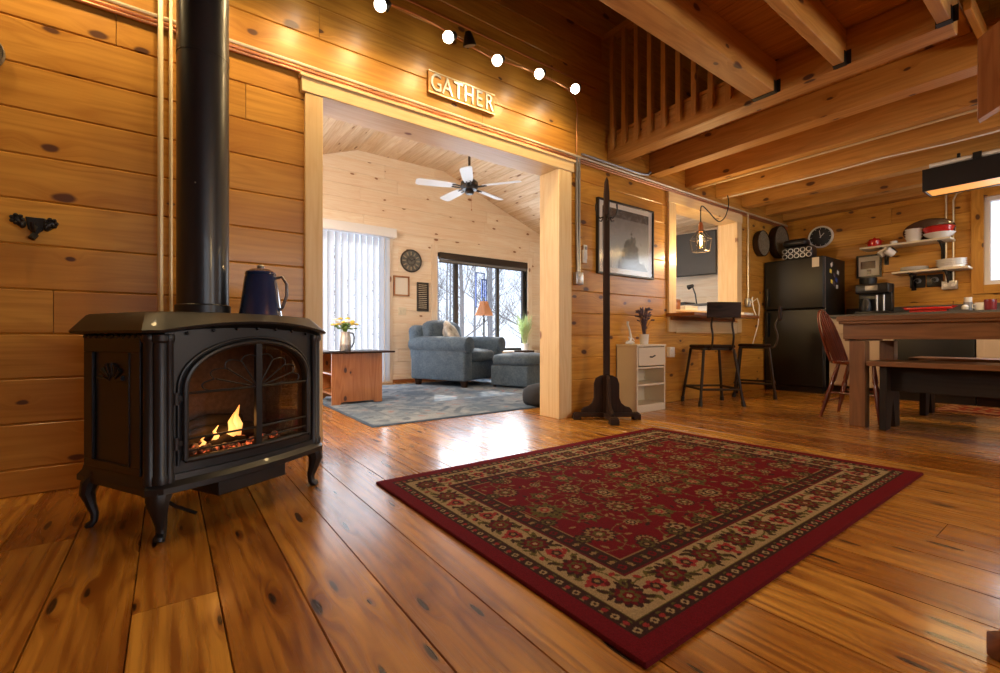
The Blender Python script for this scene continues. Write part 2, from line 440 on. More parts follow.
# kitchen far wall with window hole   (U along -Y so that it faces -X)
kw = (-.25, .823, 1.18, 2.08)
struct(boards('wall_right', M['wall'], (KX, 0, 0), (0, 1, 0), (0, 0, 1), (-1, 0, 0), ROOMY0, WA, 0, TOP, .184, .111, holes=[kw], seed=21))
trim('trim_15', (KX - .025, KX, kw[1], kw[1] + .09, kw[2] - .09, kw[3] + .09), (KX - .025, KX, kw[0] - .09, kw[0], kw[2] - .09, kw[3] + .09), (KX - .025, KX, kw[0], kw[1], kw[3], kw[3] + .09), (KX - .03, KX, kw[0], kw[1], kw[2] - .09, kw[2]), mat='wall')
# left wall, rear wall (with a window), both behind the frame
struct(boards('wall_left', M['wall'], (ROOMX0, 0, 0), (0, 1, 0), (0, 0, 1), (1, 0, 0), ROOMY0, WA, 0, TOP, .184, .111, seed=22))
rw1 = (.2, 2.4, .8, 2.1); rw2 = (3.6, 5.4, .8, 2.1)
struct(boards('wall_front', M['wall'], (0, ROOMY0, 0), (1, 0, 0), (0, 0, 1), (0, 1, 0), ROOMX0, KX, 0, TOP, .184, .111, holes=[rw1, rw2], seed=23))
def window(name, O, axis, u0, u1, z0, z1, posts, mat=M['frame_dark'], fw=.045, d=.05, rail=None):
    """frame in the plane through O; axis 'x' spans X, 'y' spans Y"""
    t = bpy.data.objects.new(name, None); COL.objects.link(t); t['kind'] = 'structure'
    mb = MB()
    def bx(a, b, c, e, dd=d):
        if axis == 'x': mb.box(a, b, O - dd / 2, O + dd / 2, c, e)
        else: mb.box(O - dd / 2, O + dd / 2, a, b, c, e)
    bx(u0, u1, z0, z0 + fw); bx(u0, u1, z1 - fw, z1); bx(u0, u0 + fw, z0 + fw, z1 - fw); bx(u1 - fw, u1, z0 + fw, z1 - fw)
    for p, w in posts: bx(p - w / 2, p + w / 2, z0 + fw, z1 - fw)
    if rail: bx(u0 + fw, u1 - fw, rail - .02, rail + .02)
    mb.build('window_frame', mat, t, bevel=.003)
    mb = MB()
    bx(u0 + .01, u1 - .01, z0 + .01, z1 - .01, .006)
    mb.build('glass_pane', M['glass'], t)
    return t
window('window_1', KX + .04, 'y', kw[0], kw[1], kw[2], kw[3], [(.28, .04)], M['vinyl'])
window('window_2', ROOMY0 - .03, 'x', *rw1, [(1.3, .05)], M['vinyl'])
window('window_3', ROOMY0 - .03, 'x', *rw2, [(4.5, .05)], M['vinyl'])
# loft decks and beams
mb = MB(); 
struct(boards('ceiling', M['deck'], (0, 0, 2.39), (0, 1, 0), (1, 0, 0), (0, 0, -1), ROOMY0, 1.41, ROOMX0, 3.1, .14, 0, g=.003, dep=.003, th=.025, seed=31))
struct(boards('ceiling_kitchen', M['deck'], (0, 0, 2.39), (1, 0, 0), (0, 1, 0), (0, 0, -1), 3.1, KX, .5, WA, .14, .03, g=.003, dep=.003, th=.025, seed=32))
struct(boards('ceiling_kitchen_far', M['deck'], (0, 0, 2.39), (1, 0, 0), (0, 1, 0), (0, 0, -1), 3.7, KX, ROOMY0, .5, .14, .03, g=.003, dep=.003, th=.025, seed=33))
def beam(x0, x1, y0, y1, z0=2.19, z1=2.389):
    mb = MB(); mb.box(x0, x1, y0, y1, z0, z1)
    return struct(mb.build('ceiling_beam', M['beam'], bevel=.004))
beam(3.10, 3.25, .49, WA)                         # rim of the loft
for x in (3.70, 4.30, 4.90, 5.50, 6.10): beam(x, x + .14, ROOMY0, WA)
beam(KX - .14, KX, ROOMY0, WA)
beam(ROOMX0, 3.099, 1.28, 1.41)
for y in (.915, .485, -.1, -.7, -1.3, -1.9, -2.5): beam(ROOMX0, 3.099 if y > .4 else 3.7, y, y + .05)
beam(3.251, 3.70, .44, .47, 2.30, 2.389)
for y, w in ((1.345, .13), (.94, .05), (.51, .05)):
    t = thing('joist_hanger', {1.345: 'black steel hanger under the thick beam end', .94: 'black steel hanger at the end of the middle thin joist', .51: 'black steel hanger at the joist by the stair opening'}[y], 'bracket', (3.1, y, 2.19))
    mb = MB(); mb.box(-.045, .0, -w / 2 - .004, w / 2 + .004, -.003, 0); mb.build('base_plate', M['blackm'], t)
    mb = MB(); mb.box(-.04, 0, -w / 2 - .003, -w / 2, 0, .07); mb.box(-.003, 0, -w / 2 - .022, -w / 2, 0, .08); mb.build('flange', M['blackm'], t)
    mb = MB(); mb.box(-.04, 0, w / 2, w / 2 + .003, 0, .07); mb.box(-.003, 0, w / 2, w / 2 + .012, 0, .08); mb.build('flange', M['blackm'], t)
# roof over everything
mb = MB(); mb.box(ROOMX0 - .2, KX + .2, ROOMY0 - .2, WB, TOP, TOP + .1); struct(mb.build('ceiling_roof', M['deck']))
mb = MB()
mb.box(KX + .12, KX + .3, ROOMY0 - .2, kw[0], 0, TOP); mb.box(KX + .12, KX + .3, kw[1], WB, 0, TOP); mb.box(KX + .12, KX + .3, kw[0], kw[1], 0, kw[2]); mb.box(KX + .12, KX + .3, kw[0], kw[1], kw[3], TOP)
struct(mb.build('wall_right_core', M['beam']))
# stair panel at the right edge
mb = MB(); mb.prism([(.37, 1.60), (-.25, 1.93), (-.25, 2.38), (.37, 1.955)], 2.86, 2.92, 'yz')
mb.build('wall_stair', M['pine_mid'], bevel=.003)['kind'] = 'structure'
# loft railing
t = thing('loft_railing', 'amber pine loft railing of square balusters on the rim beam above the doorway', 'railing', (3.08, 2.0, 2.19))
mb = MB(); mb.box(-.03, .05, -.59, .645, 1.03, 1.08); mb.build('handrail', M['beam'], t, bevel=.004)
for k in range(9):
    y = 2.57 - .125 * k - 2.0
    mb = MB(); mb.prism([(-.02, .06), (.018, .10), (.018, 1.03), (-.02, 1.03)], y - .019, y + .019, 'xz')
    mb.build('baluster', M['beam'], t, bevel=.002)

# ------------------------------------------------------------------ living room shell
wn = (3.15 * 1.043, 4.84 * 1.043, .42, 1.935)     # picture window
sl = (.75, 2.48, .02, 2.10)
def gz(x):                                           # gable ceiling height
    if x < 2.07: return 3.18 - .365 * (2.07 - x)
    if x > 3.40: return 3.18 - .365 * (x - 3.40)
    return 3.18
struct(boards('wall_living_far', M['live'], (0, LW, 0), (1, 0, 0), (0, 0, 1), (0, -1, 0), LL, LR, 0, 3.35, .184, .111, holes=[wn, sl], seed=41))
struct(boards('wall_living_right', M['live'], (LR, 0, 0), (0, 1, 0), (0, 0, 1), (-1, 0, 0), WB, LW, 0, 2.3, .184, .111, seed=42))
struct(boards('wall_living_left', M['live'], (LL, 0, 0), (0, 1, 0), (0, 0, 1), (1, 0, 0), WB, LW, 0, 2.3, .184, .111, seed=43))
struct(boards('ceiling_living', M['liveceil'], (0, 0, 3.18), (0, 1, 0), (1, 0, 0), (0, 0, -1), WB, LW, 2.07, 3.40, .11, 0, g=.007, dep=.007, seed=44))
cs = math.atan(.365)
struct(boards('ceiling_living_right', M['liveceil'], (3.40, 0, 3.18), (0, 1, 0), (math.cos(cs), 0, -math.sin(cs)), (-math.sin(cs), 0, -math.cos(cs)), WB, LW, 0, 3.0, .11, 0, g=.007, dep=.007, seed=45))
struct(boards('ceiling_living_left', M['liveceil'], (2.07, 0, 3.18), (0, 1, 0), (-math.cos(cs), 0, -math.sin(cs)), (math.sin(cs), 0, -math.cos(cs)), WB, LW, 0, 2.9, .11, 0, g=.007, dep=.007, seed=46))
mb = MB()
for (a, b, c, d) in ((LL - .1, sl[0], 0, 3.4), (sl[0], sl[1], sl[3], 3.4), (sl[1], wn[0], 0, 3.4), (wn[0], wn[1], 0, wn[2]), (wn[0], wn[1], wn[3], 3.4), (wn[1], LR + .1, 0, 3.4)):
    mb.box(a, b, LW + .031, LW + .14, c, d)
struct(mb.build('wall_living_core', M['live']))
window('window_4', LW + .09, 'x', *wn, [(3.66, .075), (4.47, .05)])
trim('trim_16', (wn[0] - .10, wn[0], LW - .02, LW, wn[2] - .1, wn[3] + .1), (wn[1], wn[1] + .10, LW - .02, LW, wn[2] - .1, wn[3] + .1), (wn[0], wn[1], LW - .02, LW, wn[3], wn[3] + .1), mat='live')
trim('trim_17', (wn[0] - .015, wn[0], LW - .01, LW + .14, wn[2], wn[3]), (wn[1], wn[1] + .015, LW - .01, LW + .14, wn[2], wn[3]), (wn[0], wn[1], LW, LW + .14, wn[3], wn[3] + .015), mat='live')
trim('trim_18', (wn[0] - .12, wn[1] + .12, LW - .2, LW + .10, wn[2] - .03, wn[2]), mat='white')
window('door_1', LW + .09, 'x', *sl, [(1.6, .09)], M['vinyl'])
trim('trim_19', (sl[1], sl[1] + .09, LW - .02, LW, 0, sl[3] + .09), (sl[0], sl[1], LW - .02, LW, sl[3], sl[3] + .09), mat='live')
trim('baseboard_back', (sl[1] + .09, LR, LW - .018, LW, 0, .045), mat='pine_mid')

# ------------------------------------------------------------------ gas stove
ST = thing('cast_iron_stove', 'black cast iron stove with an arched glass door and a small fire burning', 'stove', (.169, 2.096, 0), R(28.7))
FB = .032
def fy(x): return -.178 - FB * max(0, 1 - (x / .295) ** 2)
def archz(x, hw=.242, zs=.475, ze=.628, zb=.25):
    if abs(x) >= hw: return None
    return zs + (ze - zs) * (1 - (abs(x) / hw) ** 2.3) ** .5
mb = MB()
mb.box(-.338, -.322, -.145, .225, .17, .668); mb.box(.322, .338, -.145, .225, .17, .668); mb.box(-.338, .338, .21, .225, .17, .668)
mb.box(-.33, .33, -.16, .215, .165, .19); mb.box(-.33, .33, -.16, .215, .65, .668)
mb.build('body', M['iron'], ST, bevel=.004)
# recessed side panels with a small fan relief
for sx in (-1, 1):
    mb = MB(); x0, x1 = (sx * .338, sx * .345)
    for (a, b, c, d) in ((-.13, .21, .21, .235), (-.13, .21, .60, .65), (-.13, -.075, .235, .60), (.155, .21, .235, .60)):
        mb.box(min(x0, x1), max(x0, x1), a, b, c, d)
    mb.box(min(x0, x1 * 1.01), max(x0, x1 * 1.01), -.075, -.068, .235, .60); mb.box(min(x0, x1 * 1.01), max(x0, x1 * 1.01), .148, .155, .235, .60)
    sp = mb.build('side_panel', M['iron'], ST, bevel=.002)
    mb = MB()
    for k in range(7):
        a = R(20 + k * 23.3)
        cy, cz = .015 + .075 * math.cos(a), .49 + .075 * math.sin(a)
        mb.tube([(sx * .339, .04 + .02 * math.cos(a), .50 + .02 * math.sin(a)), (sx * .341, cy + .025, cz)], [.003, .009], 8)
    mb.build('fan_relief', M['iron'], sp)
# corner columns
for sx in (-1, 1):
    mb = MB()
    for (x, y, r) in ((.328, -.152, .017), (.308, -.172, .020), (.289, -.184, .012)):
        mb.lathe([(r * 1.25, .185), (r * 1.3, .205), (r, .215), (r, .63), (r * 1.3, .638), (r * 1.3, .655), (r * 1.1, .66)], (sx * x, y, 0), 16)
    mb.build('corner_column', M['iron'], ST)
# bowed front panel with the arched opening
def bow(v, base=-.178): return (v.x, v.y + (fy(v.x) - base), v.z)
mb = MB(); xs = [-.298 + .596 * i / 60 for i in range(61)]
def strip(mb, xs, lo, hi, y0, y1):
    n = len(xs); vs = []; fs = []
    for x in xs:
        yb = fy(x); a, b = lo(x), hi(x)
        vs += [(x, yb + y0, a), (x, yb + y0, b), (x, yb + y1, b), (x, yb + y1, a)]
    for i in range(n - 1):
        for k in range(4):
            fs.append((i * 4 + k, i * 4 + (k + 1) % 4, i * 4 + 4 + (k + 1) % 4, i * 4 + 4 + k))
    fs.append([0, 1, 2, 3]); fs.append([(n - 1) * 4 + k for k in range(4)][::-1])
    mb.add(vs, fs)
lidz = lambda x: .668 + .035 * max(0, 1 - (x / .33) ** 2)
HW = .242
strip(mb, [x for x in xs if x <= -HW + 1e-6] + [-HW], lambda x: .19, lambda x: lidz(x) - .012, 0, .02)
strip(mb, [HW] + [x for x in xs if x >= HW], lambda x: .19, lambda x: lidz(x) - .012, 0, .02)
ins = [-HW] + [x for x in xs if abs(x) < HW - .002] + [HW]
az = lambda x: archz(x) or .475
strip(mb, ins, az, lambda x: lidz(x) - .012, 0, .02)
strip(mb, ins, lambda x: .19, lambda x: .25, 0, .02)
mb.build('front_panel', M['iron'], ST, smooth=50)
# door frame ring
def archpath(hw, zs, ze, zb, y, n=28, closed=True):
    p = [(-hw, zb)]
    for i in range(n + 1):
        th = PI - PI * i / n
        x = hw * math.cos(th); z = zs + (ze - zs) * abs(math.sin(th)) ** .9
        p.append((x, z))
    p.append((hw, zb))
    out = [(x, fy(x) + y, z) for x, z in p]
    if closed:
        for i in range(1, 12):
            x = hw - 2 * hw * i / 12; out.append((x, fy(x) + y, zb))
        out.append(out[0])
    return out
mb = MB(); mb.tube(archpath(.246, .475, .632, .246, -.008), .0095, 8); mb.tube(archpath(.264, .475, .648, .232, -.004, closed=False), .0055, 8)
dr = mb.build('door_frame', M['iron'], ST)
mb = MB()
vs = []; fs = []; gx = [x for x in ins]
for x in gx: vs += [(x, fy(x) + .012, .252), (x, fy(x) + .012, az(x) - .002)]
for i in range(len(gx) - 1): fs.append((2 * i, 2 * i + 1, 2 * i + 3, 2 * i + 2))
mb.add(vs, fs); mb.build('glass_pane', M['stoveglass'], ST, recalc=False)
mb = MB()
def fpt(x, z, y=-.006): return (x, fy(x) + y, z)
mb.box(-.012, .012, fy(0) - .014, fy(0) + .0, .25, .626)
def bar(x0, z0, x1, z1, r=.0035, y=-.006, n=14):
    mb.tube([fpt(x0 + (x1 - x0) * i / n, z0 + (z1 - z0) * i / n, y) for i in range(n + 1)], r, 6)
bar(-.243, .465, .243, .465, .005); bar(-.243, .315, .243, .315, .004); bar(-.243, .275, .243, .275, .003)
for k in range(1, 8):
    if k == 4: continue
    a = R(180 - 22.5 * k)
    bar(.02 * math.cos(a), .465 + .01 * math.sin(a), .165 * math.cos(a), .465 + .105 * math.sin(a), .003)
for k in range(8):
    a0, a1 = R(180 - 22.5 * k), R(180 - 22.5 * (k + 1)); pts = []
    for i in range(9):
        t_ = i / 8; a = a0 + (a1 - a0) * t_; rr = 1 + .17 * math.sin(PI * t_)
        x, z = .172 * math.cos(a) * rr, .465 + .105 * math.sin(a) * rr
        pts.append(fpt(x, max(.467, z)))
    mb.tube(pts, .0026, 6)
mb.build('grille', M['iron'], ST)
for z in (.305, .45): mb = MB(); mb.cyl((-.272, -.19, z - .02), (-.272, -.19, z + .02), .009, n=10); mb.box(-.272, -.25, -.196, -.18, z - .008, z + .008); mb.build('hinge', M['iron'], ST)
# firebox
mb = MB()
mb.box(-.27, .27, .08, .095, .2, .64); mb.box(-.275, -.262, -.15, .09, .2, .64); mb.box(.262, .275, -.15, .09, .2, .64); mb.box(-.27, .27, -.16, .09, .2, .215); mb.box(-.27, .27, -.16, .09, .635, .645)
mb.build('firebox', M['brick'], ST)
mb = MB()
for (a, b, r) in (((-.19, -.06, .27), (.02, .0, .285), .024), ((-.05, -.04, .275), (.19, -.07, .265), .026), ((-.15, .02, .30), (.10, .03, .31), .028), ((-.10, -.09, .25), (.03, -.10, .25), .018)):
    mb.tube([a, ((a[0] + b[0]) / 2, (a[1] + b[1]) / 2 + .01, (a[2] + b[2]) / 2 + .012), b], [r, r * 1.1, r * .8], 12)
mb.build('log', M['ash'], ST)
me_, nt_, bs_ = new_mat('glowing embers')
tc_ = N(nt_, 'ShaderNodeTexCoord'); nz_ = N(nt_, 'ShaderNodeTexNoise', Scale=55., Detail=3.); nt_.links.new(tc_.outputs['Object'], nz_.inputs['Vector'])
nt_.links.new(smooth_(nt_, nz_.outputs[0], .54, .74, 0, 3.), bs_.inputs['Emission Strength']); bs_.inputs['Emission Color'].default_value = (1, .16, .05, 1); bs_.inputs['Base Color'].default_value = (.30, .26, .24, 1); bs_.inputs['Roughness'].default_value = .9
M['ember'] = me_
mb = MB(); rr = random.Random(3)
for i in range(70):
    x = rr.uniform(-.2, .17); y = rr.uniform(-.15, -.03); s_ = rr.uniform(.007, .015)
    mb.ball((x, y, .222 + rr.random() * .03 + .02 * (y + .15) / .1), s_, s_ * rr.uniform(.6, 1.2), s_ * .8, 7, 5)
tag(mb.build('ember_bed', M['ember'], ST, smooth=0), kind='stuff')
M['flame'], nt_, bs_ = new_mat('fire')
tc_ = N(nt_, 'ShaderNodeTexCoord'); sp_ = N(nt_, 'ShaderNodeSeparateXYZ'); nt_.links.new(tc_.outputs['Generated'], sp_.inputs[0])
cr = N(nt_, 'ShaderNodeValToRGB'); nt_.links.new(sp_.outputs[2], cr.inputs[0])
cr.color_ramp.elements[0].color = (1, .16, .02, 1); cr.color_ramp.elements[1].color = (1, .30, .04, 1); e_ = cr.color_ramp.elements.new(.45); e_.color = (1, .52, .14, 1)
nt_.links.new(cr.outputs[0], bs_.inputs['Emission Color']); bs_.inputs['Emission Strength'].default_value = 3.2
for (x, y, z, h_, w_) in ((-.012, -.085, .245, .115, .018), (.012, -.08, .25, .135, .020), (-.075, -.085, .25, .07, .011), (-.13, -.1, .25, .045, .008), (.10, -.09, .26, .03, .008)):
    mb = MB(); mb.tube([(x, y, z), (x - .006, y, z + h_ * .2), (x + .004, y, z + h_ * .45), (x - .004, y + .003, z + h_ * .7), (x + .01, y, z + h_)], [w_ * .7, w_, w_ * .85, w_ * .5, .001], 10)
    mb.build('flame', M['flame'], ST)
# lid, sloping rim and arched front lip
def outline(hx, y0, y1, bw, c=.035, n=26, arch=0.):
    p = [(-hx, y1), (-hx, y0 + c)]
    for i in range(n + 1):
        x = -hx + c + (2 * hx - 2 * c) * i / n
        p.append((x, y0 - bw * (1 - (x / (hx - c)) ** 2)))
    p += [(hx, y0 + c), (hx, y1)]
    return p
def loft(mb, rings):
    n = len(rings[0]); vs = [p for r_ in rings for p in r_]; fs = []
    for i in range(len(rings) - 1):
        for k in range(n): fs.append((i * n + k, i * n + (k + 1) % n, (i + 1) * n + (k + 1) % n, (i + 1) * n + k))
    fs.append(list(range(n))[::-1]); fs.append([(len(rings) - 1) * n + k for k in range(n)])
    mb.add(vs, fs)
mb = MB()
def ring(hx, y0, y1, bw, z, ar, c=.035):
    return [(x, y, z + (ar * max(0, 1 - (x / .33) ** 2) if y < -.1 else 0)) for x, y in outline(hx, y0, y1, bw, c)]
loft(mb, [ring(.34, -.19, .24, .04, .658, .036), ring(.362, -.213, .262, .045, .663, .036), ring(.365, -.216, .265, .045, .671, .036), ring(.328, -.16, .237, .03, .726, .008), ring(.320, -.152, .23, .03, .731, .006)])
mb.build('lid', M['iron'], ST, smooth=25)
for i in range(7):
    x = -.24 + .08 * i; mb = MB(); mb.ball((x, fy(x) - .006, lidz(x) - .022), .006, .006, .006, 8, 6); mb.build('rivet', M['iron'], ST)
mb = MB()
for i in range(11):
    y = -.13 + .033 * i; mb.ball((-.343, y, .652), .007, .013, .008, 8, 6)
mb.build('beading', M['iron'], ST)
mb = MB()
loft(mb, [ring(.335, -.19, .225, .035, .150, 0), ring(.352, -.205, .24, .035, .156, 0), ring(.352, -.205, .24, .035, .174, 0), ring(.342, -.19, .23, .033, .190, 0), ring(.338, -.188, .226, .033, .208, 0)])
mb.build('base_molding', M['iron'], ST, smooth=30)
mb = MB(); mb.box(-.12, .16, -.17, .10, .085, .155); mb.build('ash_box', M['iron'], ST, bevel=.004)
for sx in (-1, 1):
    for sy in (-1, 1):
        mb = MB(); X, Y = (sx * .335, .165) if sy > 0 else (sx * .30, -.16)
        d = Vector((sx, sy * .75, 0)).normalized()
        P = [(0, .175), (.022, .15), (.028, .12), (.018, .08), (.008, .045), (.010, .02), (.022, .008), (.026, 0)]
        mb.tube([(X + d.x * a - d.x * .01, Y + d.y * a - d.y * .01, z) for a, z in P], [(.034, .036, .03, .021, .016, .015, .018, .016)[q_] * (1 if sy < 0 else .72) for q_ in range(8)], 10)
        mb.build('leg', M['iron'], ST)
mb = MB(); mb.box(-.25, -.21, .0, .05, .09, .14); mb.cyl((-.23, .03, .07), (-.23, .03, .10), .018); mb.tube([(-.23, .02, .11), (-.2, -.05, .06), (-.16, -.11, .03)], .006, 6)
mb.build('valve', M['black'], ST)
mb = MB(); mb.rbox(-.262, -.238, -.02, .01, .10, .145, .004); mb.build('valve_cap', M['red'], ST)
mb = MB()
mb.lathe([(.0, .732), (.105, .732), (.105, .740), (.09, .748), (.086, .775), (.0855, .78)], (.0, .1, 0), 40)
mb.build('flue_collar', M['iron'], ST)
PW = ST.matrix_world
fp = thing('stove_pipe', 'tall matt black stove pipe rising from the cast iron stove', 'pipe', (.116, 2.186, .745))
mb = MB(); mb.lathe([(.0895, 0), (.0895, 1.02), (.0912, 1.02), (.0912, 1.05), (.0895, 1.05), (.0895, 3.74)], (0, 0, 0), 48); mb.build('pipe_section', M['pipe'], fp)
mb = MB(); mb.lathe([(.096, 0), (.096, .03), (.0895, .035)], (0, 0, 0), 48); mb.build('pipe_collar', M['iron'], fp)
for z in (.5, 1.035, 1.6): mb = MB(); mb.ball((-.03, -.082, z), .004, .004, .004, 8, 6); mb.build('screw', M['steelp'], fp)
# enamel coffee pot
cp = thing('coffee_pot', 'speckled dark blue enamel coffee pot standing on the stove top', 'coffee pot', (.318, 2.15, .7335), R(-36)); cp.scale = (1.1, 1.1, 1.0)
mb = MB(); mb.lathe([(0, .001), (.072, .0), (.076, .006), (.074, .02), (.056, .165), (.052, .178), (.055, .182), (.052, .184)], (0, 0, 0), 40); mb.build('body', M['blueen'], cp)
mb = MB(); mb.lathe([(.054, .182), (.052, .190), (.035, .202), (.014, .206), (.0, .207)], (0, 0, 0), 36); ld = mb.build('lid', M['blueen'], cp)
mb = MB(); mb.lathe([(.0, .204), (.011, .206), (.013, .214), (.008, .222), (0, .224)], (0, 0, 0), 16); mb.build('knob', M['steelp'], ld)
mb = MB(); mb.tube([(.058, 0, .165), (.082, 0, .17), (.10, 0, .14), (.10, 0, .09), (.083, 0, .04), (.073, 0, .03)], .006, 8); mb.build('handle', M['steelp'], cp)
mb = MB(); mb.tube([(0, .06, .12), (0, .075, .14), (0, .088, .175)], [.018, .012, .009], 10); mb.build('spout', M['blueen'], cp)

# ------------------------------------------------------------------ pipes and conduits on the wall
def pipe(name, label, pts, r, mat, cat='pipe', group=None, n=8, clips=()):
    mb = MB(); mb.tube(pts, r, n); o = mb.build(name, M[mat]); tag(o, label, cat, group); return o
pipe('metal_conduit', 'pale metal conduit running along the wall above the wide doorway, topmost of the long pipes', [(ROOMX0, 2.635, 2.135), (2.75, 2.635, 2.135), (6.7, 2.635, 2.135)], .010, 'conduit', 'conduit')
pipe('copper_pipe', 'upper of two long copper pipes above the doorway', [(ROOMX0, 2.635, 2.112), (6.7, 2.635, 2.112)], .0075, 'copper')
pipe('copper_pipe', 'lower of two long copper pipes above the doorway', [(ROOMX0, 2.635, 2.093), (6.7, 2.635, 2.093)], .0075, 'copper')
pipe('copper_pipe', 'thin copper pipe high on the wall above the track light', [(.6, 2.64, 2.765), (2.95, 2.64, 2.765)], .006, 'copper')
pipe('metal_conduit', 'upright pale conduit beside the stove pipe, the left of two', [(-.027, 2.63, .02), (-.027, 2.63, 4.4)], .011, 'conduit', 'conduit')
pipe('metal_conduit', 'upright brassy conduit nearest the stove pipe', [(.012, 2.632, .02), (.012, 2.632, 4.4)], .008, 'conduit', 'conduit')
pipe('metal_conduit', 'grey conduit dropping beside the doorway trim to the outlet box', [(2.705, 2.632, 2.12), (2.705, 2.632, 1.6), (2.715, 2.632, 1.17)], .011, 'steelp', 'conduit')
pipe('metal_conduit', 'second grey conduit dropping to the outlet box beside the light switch', [(2.735, 2.632, 2.12), (2.735, 2.632, 1.17)], .011, 'steelp', 'conduit')
pipe('metal_conduit', 'thick grey conduit under the loft rim, above the framed picture', [(2.74, 2.61, 2.15), (3.50, 2.61, 2.15), (3.62, 2.61, 2.165), (3.66, 2.61, 2.20)], .012, 'steelp', 'conduit')
pipe('metal_conduit', 'conduit dropping from the ceiling to the outlet by the breakfast ledge', [(5.60, 2.63, 2.12), (5.60, 2.63, 1.12)], .009, 'conduit', 'conduit')
pipe('metal_conduit', 'conduit on the kitchen wall above the shelf outlet, the left of two', [(6.715, 1.10, 2.18), (6.715, 1.10, 1.23)], .008, 'conduit', 'conduit')
pipe('metal_conduit', 'bent conduit on the kitchen wall nearest the window', [(6.715, .96, 2.18), (6.712, 1.02, 2.16), (6.715, 1.045, 2.10), (6.715, 1.045, 1.23)], .008, 'conduit', 'conduit')
pipe('metal_conduit', 'straight conduit fixed under the third ceiling beam', [(4.40, -.5, 2.18), (4.40, 2.6, 2.18)], .009, 'conduit', 'conduit')
pipe('power_cable', 'loose white cable stapled under the fourth ceiling beam', [(4.97, -1, 2.184), (4.99, .8, 2.182), (4.95, 1.2, 2.186), (4.98, 1.6, 2.182), (4.96, 2.6, 2.185)], .006, 'white', 'cable')
for (x, z, nm, lb) in ((2.722, 1.13, 'electrical_outlet', 'grey metal outlet box under the conduits beside the doorway trim'), (5.60, 1.06, 'electrical_outlet', 'grey outlet box with white cables by the breakfast ledge'), (4.02, .50, 'electrical_outlet', 'white outlet on the wall beside the cream cabinet')):
    t = thing(nm, lb, 'outlet', (x, WA, z))
    mb = MB(); mb.rbox(-.042, .042, -.04, 0, -.05, .05, .004); mb.build('box', M['steel' if x != 4.02 else 'white'], t)
    for dz in (-.024, .024):
        mb = MB(); mb.lathe([(0, -.044), (.016, -.044), (.017, -.04)], (0, 0, 0), 16, 'y'); mb.xf(Matrix.Translation((0, 0, dz))); mb.build('socket', M['white'], t)
t = thing('electrical_outlet', 'grey metal outlet box below the open kitchen shelves', 'outlet', (KX, 1.07, 1.2))
mb = MB(); mb.rbox(-.05, 0, -.06, .06, -.045, .045, .004); mb.build('box', M['steel'], t)
for dy in (-.03, .03):
    mb = MB(); mb.lathe([(0, -.054), (.016, -.054), (.017, -.05)], (0, dy, 0), 16, 'x'); mb.build('socket', M['white'], t)
for i, pts in enumerate([[(5.59, 2.60, 1.05), (5.57, 2.56, 1.12), (5.53, 2.55, 1.10), (5.50, 2.52, .98), (5.52, 2.5, .90)], [(5.62, 2.60, 1.06), (5.66, 2.55, 1.11), (5.69, 2.54, 1.02), (5.68, 2.55, .80), (5.64, 2.6, .55)]]):
    pipe('power_cable', ['white cable looping from the outlet to the power strip', 'white cable hanging down from the outlet past the ledge'][i], pts, .006, 'white', 'cable')
t = thing('remote_holder', 'small white remote control in a wall holder beside the picture', 'remote control', (2.80, WA, 1.345))
mb = MB(); mb.rbox(-.024, .024, -.022, 0, -.08, .03, .004); mb.build('holder', M['white'], t)
mb = MB(); mb.rbox(-.02, .02, -.03, -.022, -.05, .07, .004); b_ = mb.build('remote', M['white'], t)
mb = MB(); mb.box(-.013, .013, -.032, -.03, .03, .055); mb.build('display', M['steelp'], b_)

# ------------------------------------------------------------------ track light
TL = thing('track_light', 'curved copper track light with glowing warm spot bulbs above the doorway sign', 'track light', (1.7, 2.6, 2.55))
def w2(p, o=(1.7, 2.6, 2.55)): return tuple(a - b for a, b in zip(p, o))
rail_ = [(-1.0, 2.56, 2.60), (-.3, 2.55, 2.60), (.35, 2.56, 2.60), (.75, 2.54, 2.585), (1.1, 2.52, 2.60), (1.30, 2.52, 2.60), (1.5, 2.53, 2.585), (1.75, 2.53, 2.555), (2.0, 2.53, 2.575), (2.25, 2.53, 2.585), (2.5, 2.54, 2.58), (2.62, 2.57, 2.56), (2.69, 2.61, 2.50), (2.704, 2.63, 2.42), (2.704, 2.63, 2.14)]
